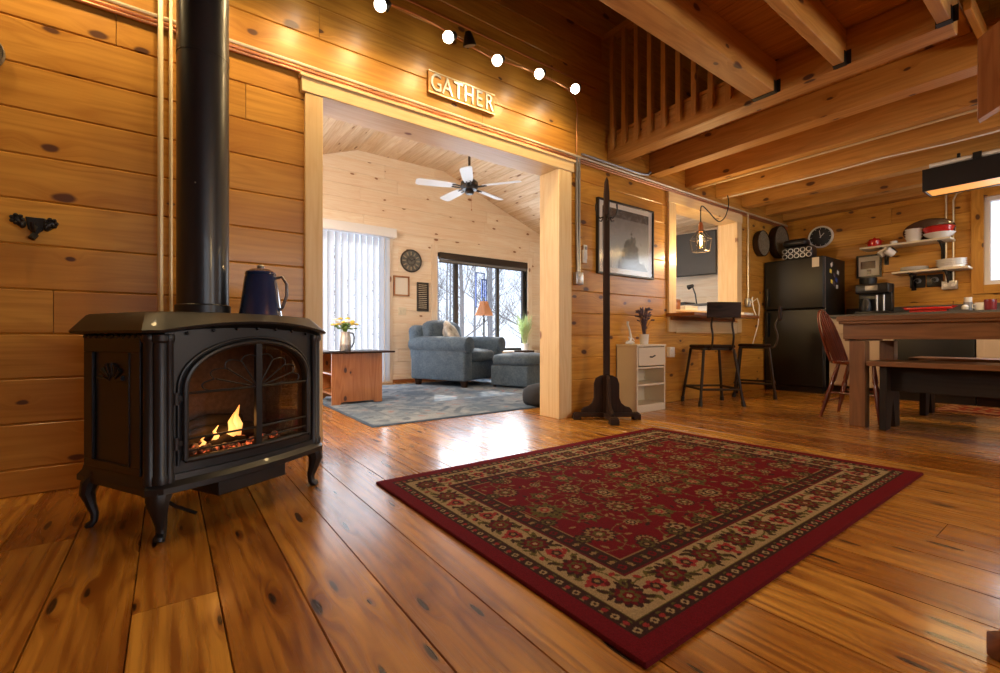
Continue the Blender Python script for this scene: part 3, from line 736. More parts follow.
# smooth the rail
def cat(pts, n=6):
    out = []
    P = [Vector(p) for p in pts]; P = [P[0]] + P + [P[-1]]
    for i in range(1, len(P) - 2):
        for k in range(n):
            t = k / n; a, b, c, d = P[i - 1], P[i], P[i + 1], P[i + 2]
            out.append(.5 * ((2 * b) + (c - a) * t + (2 * a - 5 * b + 4 * c - d) * t * t + (3 * b - a - 3 * c + d) * t ** 3))
    out.append(P[-2]); return out
mb = MB(); mb.tube([w2(p) for p in cat(rail_)], .0055, 8); mb.build('rail', M['copper'], TL)
heads = [(-.75, 2.46, 2.50), (-.30, 2.46, 2.50), (.15, 2.46, 2.50), (.60, 2.46, 2.50), (.96, 2.45, 2.51), (1.396, 2.45, 2.50), (1.768, 2.45, 2.49), (2.138, 2.45, 2.527), (2.50, 2.45, 2.537)]
for i, hp in enumerate(heads):
    hx, hy_, hz = w2(hp)
    d = Vector((-.78, -.10, -.55)).normalized()
    c = Vector((hx, hy_, hz)); bk = c - d * .062
    mb = MB(); mb.tube([bk - d * .012, bk, bk + d * .02, bk + d * .045], [.012, .022, .026, .034], 14)
    mb.tube([bk - d * .008, bk - d * .02 + Vector((.01, .02, .01)), Vector((hx + .075, -.06, hz + .055))], [.010, .006, .012], 6)
    h_ = mb.build('spotlight_head', M['blackm'], TL)
    mb = MB(); mb.tube([c - d * .028, c - d * .015, c, c + d * .018, c + d * .026], [.022, .031, .034, .027, .008], 16); mb.build('bulb', M['bulb'], h_)
hx, hy_, hz = w2((1.56, 2.47, 2.565)); d = Vector((.3, .2, -.9)).normalized()
mb = MB(); c = Vector((hx, hy_, hz)); mb.tube([c - d * .04, c, c + d * .04], [.018, .034, .044], 16); mb.tube([c - d * .03, c + Vector((.05, .05, .03)), c + Vector((.06, .11, .02))], .008, 8)
h_ = mb.build('spotlight_head', M['blackm'], TL); tag(h_, 'dark head turned away, unlit')
mb = MB(); mb.tube([c + d * .036, c + d * .042], [.038, .036], 16); mb.build('bulb', M['steelp'], h_)

# ------------------------------------------------------------------ sign
SG = thing('wall_sign', 'wooden sign reading GATHER in metallic letters above the doorway', 'sign', (1.615, WA, 2.30))
mb = MB(); mb.box(-.262, .262, -.022, 0, -.072, .072); mb.build('board', M['beam'], SG, bevel=.002)
mb = MB(); mb.box(-.262, .262, -.026, -.022, .064, .072); mb.box(-.262, .262, -.026, -.022, -.072, -.064); mb.build('edge_strip', M['conduit'], SG)
def text(s_, size, ext, align='CENTER', sx=1.):
    cu = bpy.data.curves.new('t', 'FONT'); cu.body = s_; cu.size = size; cu.extrude = ext; cu.align_x = align; cu.align_y = 'CENTER'; cu.bevel_depth = 0.0005
    ob = bpy.data.objects.new('t', cu); COL.objects.link(ob)
    dg = bpy.context.evaluated_depsgraph_get(); me = bpy.data.meshes.new_from_object(ob.evaluated_get(dg))
    bpy.data.objects.remove(ob); bpy.data.curves.remove(cu)
    return me
for i, ch in enumerate('GATHER'):
    me = text(ch, .145, .004)
    me.materials.clear(); me.materials.append(M['steel'])
    o = bpy.data.objects.new('letter', me); COL.objects.link(o); o.parent = SG
    o.scale = (.82, 1.1, 1); o.location = (-.208 + .0835 * i, -.026, -.004); o.rotation_euler = (R(90), 0, 0)

# ------------------------------------------------------------------ things on the left wall
HK = thing('coat_hook', 'black cast iron pine cone coat hook on the wall left of the stove', 'coat hook', (-.44, WA, 1.113))
mb = MB(); mb.prism([(-.03, .03), (.03, .03), (.022, -.02), (0, -.045), (-.022, -.02)], -.012, 0, 'xz'); mb.build('back_plate', M['blackm'], HK, bevel=.003)
for (x, z) in ((-.058, .012), (.058, .008)):
    mb = MB()
    for k in range(5): mb.ball((x * .85 * (1 - .07 * k), -.022, z - .004 * k), .020 - .002 * k, .014, .019, 8, 6)
    for k in range(7):
        a = k * .9; mb.ball((x * .85 + .016 * math.cos(a), -.030, z + .016 * math.sin(a)), .008, .008, .008, 6, 5)
    mb.build('pine_cone', M['blackm'], HK)
mb = MB(); mb.tube([(0, -.01, -.01), (0, -.045, -.03), (0, -.06, -.015), (0, -.062, .0)], [.008, .008, .007, .009], 8); mb.tube([(0, -.01, -.04), (-.01, -.02, -.06)], .012, 8); mb.build('hook', M['blackm'], HK)
def straw(name, label, x, z, r, dep=.03, rz=0):
    t = thing(name, label, 'basket', (x, WA, z))
    mb = MB(); pr = [(0, -dep)]
    for i in range(1, 15): pr.append((r * .92 * i / 14, -dep + (.004 if i % 2 else 0)))
    pr += [(r * .97, -dep + .004)]
    mb.lathe(pr, (0, 0, 0), 40, 'y', False); mb.build('woven_center', M['woven'], t)
    mb = MB()
    mb.lathe([(r * .90, 0), (r * .97, -dep * .5), (r * .96, -dep + .004), (r * .985, -dep - .004), (r * 1.02, -dep), (r * 1.02, -dep * .5), (r * .95, 0)], (0, 0, 0), 40, 'y', False)
    mb.build('rim', M['darkwood'] if x > 0 else M['woven'], t)
straw('wall_basket', 'round woven wall basket at the far left above the coat hook', -.60, 1.775, .075)
straw('wall_basket', 'smaller round wall basket left of the fridge', 5.90, 1.80, .155, .07)
straw('wall_basket', 'larger round wall basket over the fridge corner', 6.36, 1.87, .205, .09)

# ------------------------------------------------------------------ persian rug (coloured point grid)
def rug(name, label, corners, LX, LY, z0=.002, th=.008, step=.003, paint=None, cat='rug'):
    nx, ny = int(LX / step), int(LY / step)
    u = np.linspace(0, 1, nx + 1); v = np.linspace(0, 1, ny + 1)
    U, V = np.meshgrid(u, v)
    c = [np.array(q, dtype=float) for q in corners]         # near-left, near-right, far-right, far-left
    P = ((1 - U) * (1 - V))[..., None] * c[0] + (U * (1 - V))[..., None] * c[1] + (U * V)[..., None] * c[2] + ((1 - U) * V)[..., None] * c[3]
    nr = np.random.RandomState(1)
    Z = np.full(U.shape, z0 + th) + nr.rand(*U.shape) * .0008
    ed = (U == 0) | (U == 1) | (V == 0) | (V == 1); Z[ed] = z0
    co = np.dstack([P, Z]).reshape(-1, 3)
    I = np.arange((nx + 1) * (ny + 1)).reshape(ny + 1, nx + 1)
    F = np.stack([I[:-1, :-1], I[:-1, 1:], I[1:, 1:], I[1:, :-1]], -1).reshape(-1, 4)
    me = bpy.data.meshes.new(name)
    me.vertices.add(len(co)); me.vertices.foreach_set('co', co.astype(np.float32).ravel())
    me.loops.add(F.size); me.loops.foreach_set('vertex_index', F.ravel().astype(np.int32))
    me.polygons.add(len(F)); me.polygons.foreach_set('loop_start', (np.arange(len(F)) * 4).astype(np.int32))
    me.update(calc_edges=True)
    col = paint(U * LX, V * LY, LX, LY)
    at = me.attributes.new('pattern', 'FLOAT_COLOR', 'POINT')
    at.data.foreach_set('color', np.dstack([col, np.ones(U.shape)]).astype(np.float32).ravel())
    me.polygons.foreach_set('use_smooth', np.ones(len(F), dtype=bool))
    m, nt, bs = new_mat(name + ' pile')
    a = N(nt, 'ShaderNodeAttribute'); a.attribute_name = 'pattern'
    tc = N(nt, 'ShaderNodeTexCoord'); nz = N(nt, 'ShaderNodeTexNoise', Scale=420., Detail=2.); nt.links.new(tc.outputs['Object'], nz.inputs['Vector'])
    nt.links.new(mixc(nt, smooth_(nt, nz.outputs[0], .3, .7, 0, .45), a.outputs['Color'], (0, 0, 0)), bs.inputs['Base Color'])
    bp = N(nt, 'ShaderNodeBump', Strength=.5, Distance=.003); nt.links.new(nz.outputs[0], bp.inputs['Height']); nt.links.new(bp.outputs[0], bs.inputs['Normal'])
    bs.inputs['Roughness'].default_value = .95; bs.inputs['Specular IOR Level'].default_value = .1
    me.materials.append(m)
    o = bpy.data.objects.new(name, me); COL.objects.link(o); tag(o, label, cat)
    return o
C_RED = (.15, .004, .010); C_CRM = (.36, .26, .14); C_DK = (.040, .016, .012); C_GR = (.105, .085, .022); C_TAN = (.27, .17, .075); C_MAR = (.12, .008, .012); C_BR = (.30, .03, .03)
def persian(X, Y, LX, LY):
    col = np.empty(X.shape + (3,)); col[:] = C_RED
    e = np.minimum(np.minimum(X, LX - X), np.minimum(Y, LY - Y))
    side = np.argmin(np.stack([Y, LX - X, LY - Y, X]), 0)
    s_ = np.where((side == 0) | (side == 2), X, Y)
    b0, b1, b2, b3, b4, b5 = .055, .097, .106, .236, .245, .298
    def band(a, b, c): col[(e >= a) & (e < b)] = c
    band(.0, .006, C_MAR)
    band(b0, b1, C_DK); band(b1, b2, C_CRM); band(b1, b1 + .003, C_GR); band(b2, b3, C_CRM); band(b3, b4, C_MAR); band(b4, b5, C_DK); band(b5, b5 + .006, C_TAN)
    rr = np.random.RandomState(5)
    st = X[0, 1] - X[0, 0]
    def patch(cx, cy, r):
        i0, i1 = max(0, int((cx - r) / st)), min(X.shape[1], int((cx + r) / st) + 2)
        sy = Y[1, 0] - Y[0, 0]; j0, j1 = max(0, int((cy - r) / sy)), min(X.shape[0], int((cy + r) / sy) + 2)
        return slice(j0, j1), slice(i0, i1)
    def dot(cx, cy, r, c):
        s2 = patch(cx, cy, r); m = (X[s2] - cx) ** 2 + (Y[s2] - cy) ** 2 < r * r; col[s2][m] = c
    def leaf(cx, cy, a, l, w, c):
        s2 = patch(cx, cy, l); dx, dy = X[s2] - cx, Y[s2] - cy
        p = (dx * math.cos(a) + dy * math.sin(a)) / l; q = (-dx * math.sin(a) + dy * math.cos(a)) / w
        m = (np.abs(p) < 1) & (np.abs(q) < (1 - p * p)); col[s2][m] = c
    def flower(cx, cy, r, n, rot, cs):
        s2 = patch(cx, cy, r * 1.05); dx, dy = X[s2] - cx, Y[s2] - cy
        d = np.hypot(dx, dy); a = np.arctan2(dy, dx) + rot
        for k, (f_, c, nn) in enumerate(cs):
            m = d < r * f_ * (.72 + .28 * np.abs(np.cos(a * nn / 2 + k))); col[s2][m] = c
    def vine(pts, w, c):
        for p, q in zip(pts[:-1], pts[1:]):
            L = math.hypot(q[0] - p[0], q[1] - p[1]); n = max(1, int(L / (w * .8)))
            for k in range(n): dot(p[0] + (q[0] - p[0]) * k / n, p[1] + (q[1] - p[1]) * k / n, w, c)
    # guard stripe dots
    for (mid, pitch, cs) in (((b0 + b1) / 2, .030, (C_CRM, C_BR)), ((b4 + b5) / 2, .034, (C_RED, C_TAN))):
        for (L, horiz, far) in ((LX, 1, 0), (LX, 1, 1), (LY, 0, 0), (LY, 0, 1)):
            n = int((L - 2 * mid) / pitch); o_ = (LY if horiz else LX)
            for k in range(n + 1):
                t = mid + (L - 2 * mid) * k / n; w = o_ - mid if far else mid
                cx, cy = (t, w) if horiz else (w, t)
                if k % 2 == 0: flower(cx, cy, .0115 if pitch < .032 else .015, 4, .4, ((1, cs[0], 4), (.45, C_DK, 4)))
                else:
                    dot(cx, cy, .008, cs[1]); leaf(cx + (.0 if horiz else .012), cy + (.012 if horiz else 0), 0 if horiz else 1.57, .009, .003, C_GR); leaf(cx - (0 if horiz else .012), cy - (.012 if horiz else 0), 0 if horiz else 1.57, .009, .003, C_TAN)
    # main border
    mid = (b2 + b3) / 2; hw = (b3 - b2) / 2
    for (L, horiz, far) in ((LX, 1, 0), (LX, 1, 1), (LY, 0, 0), (LY, 0, 1)):
        n = max(2, round((L - 2 * mid) / .185)); o_ = (LY if horiz else LX)
        def P(t, w):
            w = o_ - w if far else w
            return (t, w) if horiz else (w, t)
        pts = [P(mid + (L - 2 * mid) * k / (n * 12), mid + hw * .55 * math.sin(2 * PI * k / 24)) for k in range(n * 12 + 1)]
        vine(pts, .0028, C_GR)
        for k in range(n + 1):
            t = mid + (L - 2 * mid) * k / n
            p = P(t, mid)
            flower(*p, .052, 10, .3 * k, ((1, C_DK, 10), (.80, C_MAR, 10), (.55, C_GR, 6), (.34, C_RED, 6), (.16, C_CRM, 4)))
            if k < n:
                q = P(t + .0925, mid + (.012 if k % 2 else -.012))
                flower(*q, .030, 6, .5, ((1, C_BR, 6), (.6, C_DK, 5), (.3, C_TAN, 4)))
                for (dt, dw, a) in ((.045, .035, .6), (.045, -.035, -.6), (.14, .036, -.6), (.14, -.036, .6)):
                    q = P(t + dt, mid + dw); leaf(*q, a if horiz else 1.57 - a, .024, .010, C_GR); leaf(*q, a if horiz else 1.57 - a, .012, .005, C_DK)
                for dt in (.02, .055, .085, .125, .155):
                    for sg_ in (-1, 1):
                        q = P(t + dt, mid + sg_ * hw * (.62 + .2 * rr.rand())); leaf(*q, rr.rand() * 3.1, .015, .006, C_GR if rr.rand() < .6 else C_DK)
                for (dt, dw) in ((.068, .0), (.118, 0.), (.0925, .046), (.0925, -.046)):
                    q = P(t + dt, mid + dw); leaf(*q, rr.rand() * 3, .014, .008, C_MAR if dt < .09 else C_BR)
    # field with vines and palmettes, mirrored both ways
    fx0, fy0 = b5 + .02, b5 + .02
    CX, CY = LX / 2, LY / 2
    hx, hy = CX - fx0, CY - fy0
    def mir(fn):
        for sx in (-1, 1):
            for sy in (-1, 1): fn(sx, sy)
    rs = random.Random(8)
    cells = []
    for i in range(5):
        for j in range(4):
            cx = hx * (i + (.55 if j % 2 else .08)) / 4.5; cy = hy * (j + .10) / 3.25
            if cx < hx * .97 and cy < hy * .97: cells.append((cx, cy, (.058, .040, .050, .034)[(i + 2 * j) % 4], rs.random() * 6, (i + j) % 3, rs.choice([-1, 1])))
    def vines(sx, sy):
        for (cx, cy, r, a0, kd, sg) in cells:
            pts = []
            for k in range(22):
                th = a0 + sg * k * .15; rad = .05 + .0052 * k
                pts.append((CX + sx * (cx + rad * math.cos(th)), CY + sy * (cy + rad * math.sin(th))))
            pts = [p for p in pts if abs(p[0] - CX) < hx + .01 and abs(p[1] - CY) < hy + .01]
            vine(pts, .0018, (.20, .11, .045))
            for k in (3, 7, 11, 15, 19):
                if k < len(pts): leaf(*pts[k], a0 + k, .014, .006, C_GR); dot(*pts[k], .004, C_TAN)
    def palm(sx, sy):
        for (cx, cy, r, a0, kd, sg) in cells:
            x, y = CX + sx * cx, CY + sy * cy
            if kd == 0: flower(x, y, r, 12, a0, ((1, C_DK, 14), (.86, C_TAN, 14), (.6, C_MAR, 7), (.4, C_GR, 7), (.2, C_CRM, 4)))
            elif kd == 1:
                flower(x, y, r, 9, a0, ((1, C_GR, 9), (.78, C_DK, 9), (.6, C_TAN, 8), (.35, C_BR, 6), (.15, C_CRM, 4)))
                for k in range(5): leaf(x + r * .9 * math.cos(k * 1.25 + a0), y + r * .9 * math.sin(k * 1.25 + a0), k * 1.25 + a0, r * .45, r * .16, C_GR)
            else:
                flower(x, y, r * .8, 8, a0, ((1, C_TAN, 8), (.72, C_DK, 8), (.45, C_CRM, 6), (.2, C_MAR, 4)))
            for k in range(3):
                q = a0 + k * 2.1; leaf(x + sx * r * 1.6 * math.cos(q), y + sy * r * 1.6 * math.sin(q), q + 1, .016, .006, C_TAN if k else C_DK)
    mir(vines); mir(palm)
    # scalloped inner edge motifs
    for (L, horiz, far) in ((LX, 1, 0), (LX, 1, 1), (LY, 0, 0), (LY, 0, 1)):
        n = round((L - 2 * b5) / .16); o_ = (LY if horiz else LX)
        for k in range(1, n):
            t = b5 + (L - 2 * b5) * k / n; w = o_ - (b5 + .02) if far else b5 + .02
            p = (t, w) if horiz else (w, t); flower(*p, .034, 8, 0, ((1, C_DK, 8), (.75, C_GR, 8), (.5, C_DK, 6), (.25, C_TAN, 4)))
    band = (e < b4)
    return np.clip(col * (1 + .10 * (np.random.RandomState(2).rand(*X.shape)[..., None] - .5)), 0, 1)
rug('persian_rug', 'red persian rug with a cream floral border in the middle of the plank floor', [(.752, .546), (2.875, .546), (2.765, 1.955), (.742, 1.946)], 2.12, 1.40, paint=persian)
def distressed(X, Y, LX, LY):
    rs = np.random.RandomState(4)
    def noise(n):
        g = rs.rand(n + 2, int(n * 1.2) + 2); yy = Y / LY * n; xx = X / LX * n * 1.2
        i, j = yy.astype(int), xx.astype(int); fy_, fx_ = yy - i, xx - j
        return (g[i, j] * (1 - fy_) * (1 - fx_) + g[i + 1, j] * fy_ * (1 - fx_) + g[i, j + 1] * (1 - fy_) * fx_ + g[i + 1, j + 1] * fy_ * fx_)
    a = .5 * noise(14) + .3 * noise(40) + .2 * noise(90)
    base = np.array((.16, .22, .30)); lt = np.array((.36, .41, .46)); dk = np.array((.08, .12, .19)); rd = np.array((.42, .22, .22))
    f = np.clip((a - .35) * 3.2, 0, 1)[..., None]
    col = base * (1 - f) + lt * f
    pat = np.sin(X * 19 + 2 * np.sin(Y * 9)) * np.sin(Y * 17 + 2 * np.sin(X * 11))
    m = (pat > .62) & (a > .42); col[m] = col[m] * .4 + dk * .6
    m = (pat < -.80) & (a > .5); col[m] = col[m] * .45 + rd * .55
    e = np.minimum(np.minimum(X, LX - X), np.minimum(Y, LY - Y)); col[e < .02] = dk
    m = (e > .24) & (e < .27); col[m] = col[m] * .6 + dk * .4
    return col
rug('living_room_rug', 'blue grey distressed rug under the armchair in the far room', [(1.18, 3.16), (3.95, 3.16), (3.95, 5.80), (1.21, 5.80)], 2.7, 2.64, step=.014, paint=distressed)
def kitchenrug(X, Y, LX, LY):
    col = np.empty(X.shape + (3,)); col[:] = (.26, .035, .02)
    e = np.minimum(np.minimum(X, LX - X), np.minimum(Y, LY - Y))
    pat = np.sin(X * 40) * np.sin(Y * 40); col[pat > .55] = (.42, .30, .16); col[pat < -.75] = (.05, .03, .03)
    col[(e < .12) & (e > .02)] = (.40, .22, .12); m = (e < .12) & (e > .02) & (pat > .2); col[m] = (.2, .03, .02); col[e < .015] = (.1, .02, .02)
    return col
rug('kitchen_rug', 'small red patterned rug on the floor by the kitchen cabinets', [(5.48, -.9), (6.04, -.9), (6.04, .98), (5.48, .98)], .56, 1.88, step=.012, paint=kitchenrug)

# ------------------------------------------------------------------ hall things by the wall
CR = thing('coat_rack', 'tall dark brown wooden coat rack on a cross foot in front of the picture', 'coat rack', (2.80, 2.40, 0), R(-36.2))
mb = MB(); mb.prism([(-.024, .05), (.024, .05), (.023, 1.2), (.020, 1.78), (.012, 1.88), (0, 1.915), (-.012, 1.88), (-.020, 1.78), (-.023, 1.2)], -.022, .022, 'xz'); mb.build('post', M['darkwood'], CR, bevel=.004)
for k in range(4):
    a = PI / 2 * k
    mb = MB(); mb.prism([(.02, .05), (.20, .05), (.20, .075), (.18, .095), (.145, .105), (.115, .13), (.10, .17), (.10, .28), (.085, .325), (.05, .345), (.02, .35)], -.011, .011, 'xz'); mb.xf(Matrix.Rotation(a, 4, 'Z')); mb.build('gusset', M['darkwood'], CR, bevel=.003)
    mb = MB(); mb.box(.0, .255, -.03, .03, .022, .055); mb.box(.205, .265, -.034, .034, 0, .045); mb.xf(Matrix.Rotation(a, 4, 'Z')); mb.build('foot', M['darkwood'], CR, bevel=.004)
    mb = MB(); mb.tube([(.025, 0, 1.60), (.05, 0, 1.59), (.075, 0, 1.61), (.085, 0, 1.66), (.082, 0, 1.70)], [.006, .006, .005, .005, .007], 8); mb.tube([(.025, 0, 1.60), (.04, 0, 1.565), (.058, 0, 1.57)], .005, 8); mb.xf(Matrix.Rotation(a, 4, 'Z')); mb.build('hook', M['blackm'], CR)
PF = thing('framed_picture', 'large framed black and white picture in a thin black frame behind the coat rack', 'picture', (3.345, WA, 1.52))
mb = MB(); w_, h_ = .392, .325
for b in ((-w_, w_, h_ - .016, h_), (-w_, w_, -h_, -h_ + .016), (-w_, -w_ + .016, -h_ + .016, h_ - .016), (w_ - .016, w_, -h_ + .016, h_ - .016)): mb.box(b[0], b[1], -.03, 0, b[2], b[3])
mb.build('frame', M['black'], PF, bevel=.002)
mb = MB(); mb.box(-w_ + .01, w_ - .01, -.014, -.002, -h_ + .01, h_ - .01); mb.build('mat_board', M['paper'], PF)
ma, nt_, bs_ = new_mat('grey landscape print')
tc_ = N(nt_, 'ShaderNodeTexCoord'); sp_ = N(nt_, 'ShaderNodeSeparateXYZ'); nt_.links.new(tc_.outputs['Generated'], sp_.inputs[0])
n1_ = N(nt_, 'ShaderNodeTexNoise', Scale=7., Detail=6., Roughness=.7); nt_.links.new(tc_.outputs['Object'], n1_.inputs['Vector'])
n2_ = N(nt_, 'ShaderNodeTexNoise', Scale=28., Detail=4.); nt_.links.new(tc_.outputs['Object'], n2_.inputs['Vector'])
tree_ = math_(nt_, 'GREATER_THAN', math_(nt_, 'ADD', math_(nt_, 'MULTIPLY', n1_.outputs[0], .9), math_(nt_, 'SUBTRACT', .5, math_(nt_, 'ABSOLUTE', math_(nt_, 'SUBTRACT', sp_.outputs[0], .62)))), math_(nt_, 'MULTIPLY_ADD', sp_.outputs[2], .55, .62))
sky_ = mixc(nt_, smooth_(nt_, sp_.outputs[2], .0, .9), (.42, .47, .50), (.16, .16, .16))
c_ = mixc(nt_, math_(nt_, 'MULTIPLY', tree_, .92), sky_, (.02, .026, .03))
c_ = mixc(nt_, smooth_(nt_, sp_.outputs[2], .84, .86), c_, (.03, .03, .03))
c_ = mixc(nt_, math_(nt_, 'MULTIPLY', smooth_(nt_, n2_.outputs[0], .5, .7), .2), c_, (.4, .4, .4))
nt_.links.new(c_, bs_.inputs['Base Color']); bs_.inputs['Roughness'].default_value = .6
mb = MB(); mb.box(-w_ + .07, w_ - .07, -.017, -.013, -h_ + .065, h_ - .06); mb.build('print', ma, PF)
mb = MB(); mb.box(-w_ + .012, w_ - .012, -.024, -.022, -h_ + .012, h_ - .012); mb.build('glass_pane', M['picglass'], PF)
# cream cabinet
CB = thing('side_cabinet', 'cream side cabinet with one drawer above two open shelves', 'cabinet', (3.42, 2.535, 0))
mb = MB(); W2, D2, H = .205, .11, .585
mb.box(-W2, -W2 + .018, -D2, D2, 0, H - .015); mb.box(W2 - .018, W2, -D2, D2, 0, H - .015); mb.box(-W2, W2, D2 - .01, D2, 0, H - .015); mb.box(-W2 - .004, W2 + .004, -D2 - .006, D2, H - .018, H)
mb.box(-W2 + .018, W2 - .018, -D2 + .004, D2, .045, .063); mb.box(-W2 + .018, W2 - .018, -D2, -D2 + .012, 0, .05); mb.box(-W2 + .018, W2 - .018, -D2 + .004, D2, .375, .39)
mb.build('body', M['cream'], CB, bevel=.002)
mb = MB(); mb.box(-W2 + .018, W2 - .018, -D2 + .004, D2 - .01, .225, .243); mb.build('shelf', M['cream'], CB, bevel=.002)
mb = MB(); mb.box(-W2 + .022, W2 - .022, -D2 - .004, -D2 + .012, .40, .56); dwr = mb.build('drawer', M['cream'], CB, bevel=.003)
mb = MB(); mb.tube([(-.03, -D2 - .004, .478), (-.02, -D2 - .022, .475), (.02, -D2 - .022, .488), (.03, -D2 - .004, .485)], .006, 8); mb.build('handle', M['blackm'], dwr)
LP = thing('potted_lavender', 'dried lavender in a small white pot on the cream cabinet', 'potted plant', (3.43, 2.51, .585))
mb = MB(); mb.lathe([(0, 0), (.036, 0), (.043, .085), (.045, .09), (.040, .09), (.038, .075), (0, .075)], (0, 0, 0), 24); mb.build('pot', M['china'], LP)
def sprigs(mb, n, h0, h1, spread, r, seed, tip=None, curve=.3):
    rr = random.Random(seed)
    for i in range(n):
        a = rr.random() * 2 * PI; s_ = spread * rr.random() ** .6; h_ = rr.uniform(h0, h1)
        p = [(0.01 * math.cos(a), .01 * math.sin(a), 0), (s_ * .3 * math.cos(a), s_ * .3 * math.sin(a), h_ * .5), (s_ * (.7) * math.cos(a), s_ * .7 * math.sin(a), h_ * .85), (s_ * math.cos(a), s_ * math.sin(a), h_ * (1 - curve * s_ / max(spread, .001) * .5))]
        mb.tube(p, [r, r, r * .8, r * .3], 4)
        if tip:
            q = Vector(p[3])
            for k in range(4): mb.ball(q - (q - Vector(p[2])) * .3 * k, tip, tip, tip * 1.3, 5, 4)
mb = MB(); sprigs(mb, 60, .16, .28, .085, .0016, 3, .0055); mb.xf(Matrix.Translation((0, 0, .07))); tag(mb.build('foliage', M['lav'], LP), kind='stuff')
FG = thing('antler_figurine', 'white antler shaped figurine lying on the cream cabinet', 'figurine', (3.30, 2.56, .585))
mb = MB(); mb.tube([(-.06, 0, .01), (-.03, 0, .02), (.02, 0, .018), (.06, 0, .012)], [.008, .016, .018, .006], 8)
mb.tube([(.0, 0, .02), (.01, 0, .07), (-.01, 0, .13), (-.035, 0, .18), (-.03, 0, .20)], [.012, .011, .009, .009, .012], 8); mb.tube([(.01, 0, .06), (.035, 0, .05), (.06, 0, .03)], [.009, .007, .004], 8); mb.tube([(-.02, 0, .02), (-.03, -.02, .05), (-.05, -.02, .065)], [.009, .008, .005], 8)
mb.build('antler', M['china'], FG)
# breakfast ledge and its things
LG = thing('breakfast_ledge', 'honey pine breakfast ledge under the wall opening', 'counter', (4.6, 2.5, .84))
mb = MB(); mb.box(-.63, .66, -.15, .15, .012, .045); mb.build('top', M['pine_mid'], LG, bevel=.004)
mb = MB(); mb.box(-.60, .62, .09, .12, -.02, .012); mb.build('cleat', M['pine_mid'], LG, bevel=.002)
PS = thing('power_strip', 'white power strip lying at the right end of the breakfast ledge', 'power strip', (5.12, 2.42, .885))
mb = MB(); mb.rbox(-.11, .11, -.025, .025, 0, .03, .005); mb.build('body', M['white'], PS)
for k in range(4): mb = MB(); mb.box(-.085 + .045 * k, -.06 + .045 * k, -.012, .012, .03, .032); mb.build('socket', M['steelp'], PS)
def boxthing(name, label, cat, x0, x1, y0, y1, z0, z1, mat, lid=None):
    t = thing(name, label, cat, ((x0 + x1) / 2, (y0 + y1) / 2, z0)); a, b, h_ = (x1 - x0) / 2, (y1 - y0) / 2, z1 - z0
    mb = MB(); mb.rbox(-a, a, -b, b, 0, h_ * (.8 if lid else 1), .004); mb.build('body', M[mat], t)
    if lid: mb = MB(); mb.rbox(-a - .003, a + .003, -b - .003, b + .003, h_ * .8, h_, .003); mb.build('lid', M[lid], t)
    return t
boxthing('wooden_box', 'small brown wooden box at the left end of the wall opening', 'box', 4.16, 4.27, 2.68, 2.78, .93, 1.035, 'pine_mid', 'table')
boxthing('card_box', 'small pale box behind the bar stool on the wall opening sill', 'box', 4.42, 4.66, 2.72, 2.83, .93, .985, 'paper', 'white')
TVc = thing('media_console', 'white console under the television in the far room', 'console', (5.78, 3.75, 0))
mb = MB(); mb.box(-.25, .25, -.75, .75, .08, 1.05); mb.build('body', M['white'], TVc, bevel=.004)
mb = MB(); mb.box(-.28, .28, -.78, .78, 1.05, 1.08); mb.build('top', M['counter'], TVc, bevel=.004)
for sx in (-1, 1):
    for sy in (-1, 1): mb = MB(); mb.box(sx * .2 - .03, sx * .2 + .03, sy * .68 - .03, sy * .68 + .03, 0, .08); mb.build('leg', M['white'], TVc)
for y in (-.37, .37): mb = MB(); mb.box(-.268, -.25, y - .35, y + .35, .12, 1.01); d_ = mb.build('door', M['white'], TVc, bevel=.003); mb = MB(); mb.ball((-.28, y * .1, .5), .014); mb.build('knob', M['blackm'], d_)
PL = boxthing('disc_player', 'flat black player on the white console', 'media player', 5.60, 5.85, 3.45, 3.85, 1.08, 1.12, 'black')
DL = thing('desk_lamp', 'small black bent lamp on the white console below the television', 'lamp', (5.68, 3.33, 1.08))
mb = MB(); mb.lathe([(0, 0), (.05, 0), (.05, .012), (0, .015)], (0, 0, 0), 20); mb.build('base', M['black'], DL)
mb = MB(); mb.tube([(0, 0, .01), (.0, .02, .14), (0, .06, .25)], .009, 8); mb.build('arm', M['black'], DL)
mb = MB(); mb.tube([(0, .05, .26), (0, .12, .24)], [.02, .035], 14); mb.build('shade', M['black'], DL)
TV = thing('television', 'black flat television tilted on a wall arm, seen through the wall opening', 'television', (5.86, 3.72, 1.80), R(-78))
mb = MB(); mb.rbox(-.52, .52, -.02, .02, -.30, .30, .006); mb.build('case', M['black'], TV)
mb = MB(); mb.box(-.508, .508, -.0225, -.019, -.285, .288); mb.build('screen', M['blackhole'], TV)
mb = MB(); mb.box(-.1, .1, .02, .05, -.1, .1); mb.tube([(0, .04, 0), (.12, .14, 0), (.06, .27, 0)], .02, 8); mb.build('wall_arm', M['black'], TV)
